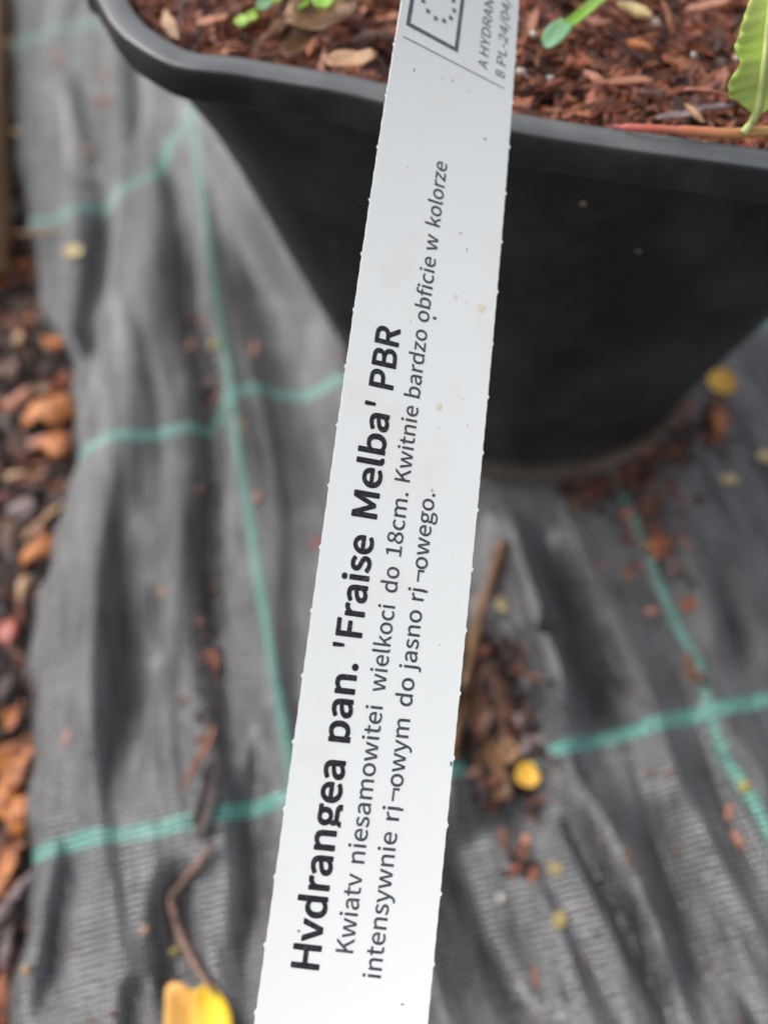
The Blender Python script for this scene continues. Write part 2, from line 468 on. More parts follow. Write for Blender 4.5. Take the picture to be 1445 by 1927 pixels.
pot = empty('plant_pot', POT_BASE)
tag(pot, 'black plastic nursery pot with square rim filled with bark mulch', 'plant pot')
LIP = 6.0; BAND = 7.4
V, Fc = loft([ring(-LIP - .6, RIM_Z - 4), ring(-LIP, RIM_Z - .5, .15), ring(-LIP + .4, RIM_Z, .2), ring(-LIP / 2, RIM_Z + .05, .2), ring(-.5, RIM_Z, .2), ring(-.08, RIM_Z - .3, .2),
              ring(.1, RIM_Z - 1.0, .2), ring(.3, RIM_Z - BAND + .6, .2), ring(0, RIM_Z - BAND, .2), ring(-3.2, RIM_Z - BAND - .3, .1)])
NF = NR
mesh_obj('rim', V, Fc, [M['pot'], M['rim'], M['band'], M['edge_highlight']], pot, loc=POT_BASE, mat_idx=[1 if 1 <= k // NF <= 4 else 3 if k // NF == 7 else 2 for k in range(len(Fc))])
top = []
for p in ring(-3.4, RIM_Z - BAND + .6):
    top.append(p)
base = []
BR = 82.0
for p in top:
    a = math.atan2(p.y - POT_C[1], p.x - POT_C[0])
    base.append(Vector((POT_C[0] + BR * math.cos(a), POT_C[1] + BR * math.sin(a), 0)))
rings = [top]
for t in (.05, .1, .16, .3, .5, .7, .85, .95):
    rg = []
    for a, b in zip(top, base):
        q = Vector((a.x + (b.x - a.x) * t, a.y + (b.y - a.y) * t, a.z + (6 - a.z) * t))
        d = Vector((q.x - POT_C[0], q.y - POT_C[1], 0)); r_ = d.length
        cap = (165 - 25 * min(1, t / .2)) - 50 * t                  # the corners are drawn in below the collar
        k = (r_ ** -8 + (cap * 1.04) ** -8) ** (-1 / 8.) / r_
        rg.append(Vector((POT_C[0] + d.x * k, POT_C[1] + d.y * k, q.z)))
    rings.append(rg)
rings.append([Vector((b.x, b.y, 5)) + (Vector((b.x, b.y, 0)) - POT_BASE).normalized() * 0.2 for b in base])
rings.append([Vector((b.x, b.y, 3.5)) + (Vector((b.x, b.y, 0)) - POT_BASE).normalized() * 1.3 for b in base])
rings.append([Vector((b.x, b.y, 1.0)) + (Vector((b.x, b.y, 0)) - POT_BASE).normalized() * 1.3 for b in base])
rings.append([Vector((b.x, b.y, .3)) for b in base])
V, Fc = loft(rings, True)
mesh_obj('wall', V, Fc, M['pot'], pot, loc=POT_BASE)
# inner face of the wall down to the mulch
V, Fc = loft([ring(-LIP - .6, RIM_Z - 4), ring(-LIP - 1.5, RIM_Z - 12)])
mesh_obj('inner_wall', V, [f[::-1] for f in Fc], M['pot'], pot, loc=POT_BASE)

# ------------------------------------------------------------------ bark mulch in the pot
inner = ring(-LIP - .9, 0)
def in_pot(x, y, m=0.0):
    c = False; j = NR - 1
    for i in range(NR):
        a, b = inner[i], inner[j]
        if (a.y > y) != (b.y > y) and x < (b.x - a.x) * (y - a.y) / (b.y - a.y) + a.x: c = not c
        j = i
    return c
def edge_d(x, y): return min(math.hypot(p.x - x, p.y - y) for p in inner)
def soil_h(x, y):
    n1 = noise.noise(Vector((x / 19., y / 19., 5))); n2 = noise.noise(Vector((x / 7., y / 7., 9)))
    return RIM_Z - 8.5 + 3.0 * n1 + 3.2 * n2 + 2.0 * max(0, min(1, (x - 0) / 60.)) - 3.5 * max(0, min(1, (5 - x) / 30.)) * max(0, 1 - abs(x + 15) / 60)
def mulch_material():
    m = bpy.data.materials.new('shredded_bark'); m.use_nodes = True
    n = m.node_tree.nodes; L = m.node_tree.links; b = n['Principled BSDF']
    a = n.new('ShaderNodeAttribute'); a.attribute_name = 'tint'
    f = n.new('ShaderNodeAttribute'); f.attribute_name = 'fibre'
    mp = n.new('ShaderNodeMapping'); mp.inputs['Scale'].default_value = (.12, 1.6, 1); L.new(f.outputs['Vector'], mp.inputs[0])
    t = n.new('ShaderNodeTexNoise'); t.inputs['Scale'].default_value = 1.5; t.inputs['Detail'].default_value = 5; L.new(mp.outputs[0], t.inputs['Vector'])
    r = n.new('ShaderNodeMapRange'); L.new(t.outputs['Fac'], r.inputs['Value']); r.inputs['From Min'].default_value = .3; r.inputs['From Max'].default_value = .7
    r.inputs['To Min'].default_value = .45; r.inputs['To Max'].default_value = 1.3
    v = n.new('ShaderNodeVectorMath'); v.operation = 'SCALE'; L.new(a.outputs['Color'], v.inputs[0]); L.new(r.outputs[0], v.inputs['Scale'])
    L.new(v.outputs[0], b.inputs['Base Color'])
    b.inputs['Roughness'].default_value = .55
    bp = n.new('ShaderNodeBump'); bp.inputs['Strength'].default_value = .7; bp.inputs['Distance'].default_value = .0006
    L.new(t.outputs['Fac'], bp.inputs['Height']); L.new(bp.outputs[0], b.inputs['Normal'])
    return m
M['mulch'] = mulch_material()
TINTS = [(.40, .115, .05), (.31, .080, .038), (.48, .16, .07), (.21, .065, .040), (.11, .042, .030), (.38, .15, .085), (.48, .20, .09), (.05, .025, .02), (.30, .11, .07), (.24, .08, .055), (.07, .032, .025)]
def sliver(V, Fc, T, U, c, ang, tilt, ln, wd, th, tint, rr, curl):
    """one torn strip of bark: a bent, tapered prism with ragged ends"""
    ns = 6; b0 = len(V)
    ux = Vector((math.cos(ang) * math.cos(tilt), math.sin(ang) * math.cos(tilt), math.sin(tilt)))
    side = Vector((-math.sin(ang), math.cos(ang), 0)); roll = rr.uniform(-.7, .7)
    up = ux.cross(side); side2 = side * math.cos(roll) + up * math.sin(roll); up2 = ux.cross(side2)
    if up2.z < 0: up2 = -up2
    seed = rr.uniform(0, 1000)
    for k in range(ns + 1):
        t = k / ns - .5
        q = c + ux * (t * ln) + side2 * (curl * ln * (t * t - .08)) + up2 * (-curl * .6 * ln * (t * t - .08)) + side2 * rr.uniform(-.12, .12) * wd
        wk = wd * .5 * (1 - (abs(t) * 2) ** 2.6 * .85) * rr.uniform(.75, 1.2); tk = th * .5 * (1 - abs(t) * .8)
        for sx, sz in ((-1, -1), (1, -1), (1, 1), (-1, 1)):
            V.append(q + side2 * (sx * wk) + up2 * (sz * tk * rr.uniform(.6, 1.3)))
            T.append(tint); U.append((t * ln + seed, sx * wk + seed, sz * tk))
    for k in range(ns):
        a = b0 + k * 4
        for i in range(4):
            j = (i + 1) % 4
            Fc.append((a + i, a + j, a + 4 + j, a + 4 + i))
    Fc.append((b0 + 3, b0 + 2, b0 + 1, b0)); e = b0 + ns * 4; Fc.append((e, e + 1, e + 2, e + 3))
def shred_object(name, V, Fc, T, U, loc):
    o = mesh_obj(name, V, Fc, M['mulch'], smooth=False, loc=loc)
    at_ = o.data.attributes.new('tint', 'FLOAT_COLOR', 'POINT'); at_.data.foreach_set('color', np.array([(*t, 1) for t in T], np.float32).ravel())
    at_ = o.data.attributes.new('fibre', 'FLOAT_VECTOR', 'POINT'); at_.data.foreach_set('vector', np.array(U, np.float32).ravel())
    return o
def build_mulch():
    rr = random.Random(11)
    V, Fc, T, U = [], [], [], []
    # the bed
    n = 90; x0, x1, y0, y1 = -80, 190, 95, 345
    grid = {}
    for j in range(n + 1):
        for i in range(n + 1):
            x = x0 + (x1 - x0) * i / n; y = y0 + (y1 - y0) * j / n
            if in_pot(x, y):
                grid[i, j] = len(V); V.append(Vector((x, y, soil_h(x, y) - 1.5))); T.append((.05, .026, .02)); U.append((x, y, 0))
    for j in range(n):
        for i in range(n):
            q = [(i, j), (i + 1, j), (i + 1, j + 1), (i, j + 1)]
            if all(k in grid for k in q): Fc.append(tuple(grid[k] for k in q))
    # shreds: dense in the part that can be seen, sparser behind
    for k in range(17500):
        near = k < 12300
        x = rr.uniform(-72, 120) if near else rr.uniform(-75, 185); y = rr.uniform(112, 222) if near else rr.uniform(110, 345)
        if not in_pot(x, y): continue
        big = rr.random()
        if big < .58: ln = rr.uniform(2.5, 9); wd = rr.uniform(.22, .6); th = rr.uniform(.15, .35)       # fibres
        elif big < .9: ln = rr.uniform(1.5, 5.5); wd = ln * rr.uniform(.18, .5); th = rr.uniform(.2, .6)   # crumbs and shards
        else: ln = rr.uniform(6, 14); wd = rr.uniform(1.2, 3.0); th = rr.uniform(.3, .9)
        ang = rr.gauss(.2, 1.0)
        d = edge_d(x, y)
        if d < 1.2: continue
        if d < ln * .5: ln = max(2, d * 1.6)
        z = soil_h(x, y) + rr.uniform(-1.8, 1.6)
        if d < 14: z = max(z, RIM_Z - 7.5)
        tint = rr.choice(TINTS); f = rr.uniform(.75, 1.2)
        sliver(V, Fc, T, U, Vector((x, y, z)), ang, rr.gauss(0, .38), ln, wd, th, tuple(c * f for c in tint), rr, rr.uniform(-.4, .4))
    o = shred_object('bark_mulch', V, Fc, T, U, POT_BASE + Vector((0, 0, RIM_Z - 8)))
    tag(o, 'reddish brown shredded bark mulch filling the black pot', 'mulch', kind='stuff')
build_mulch()


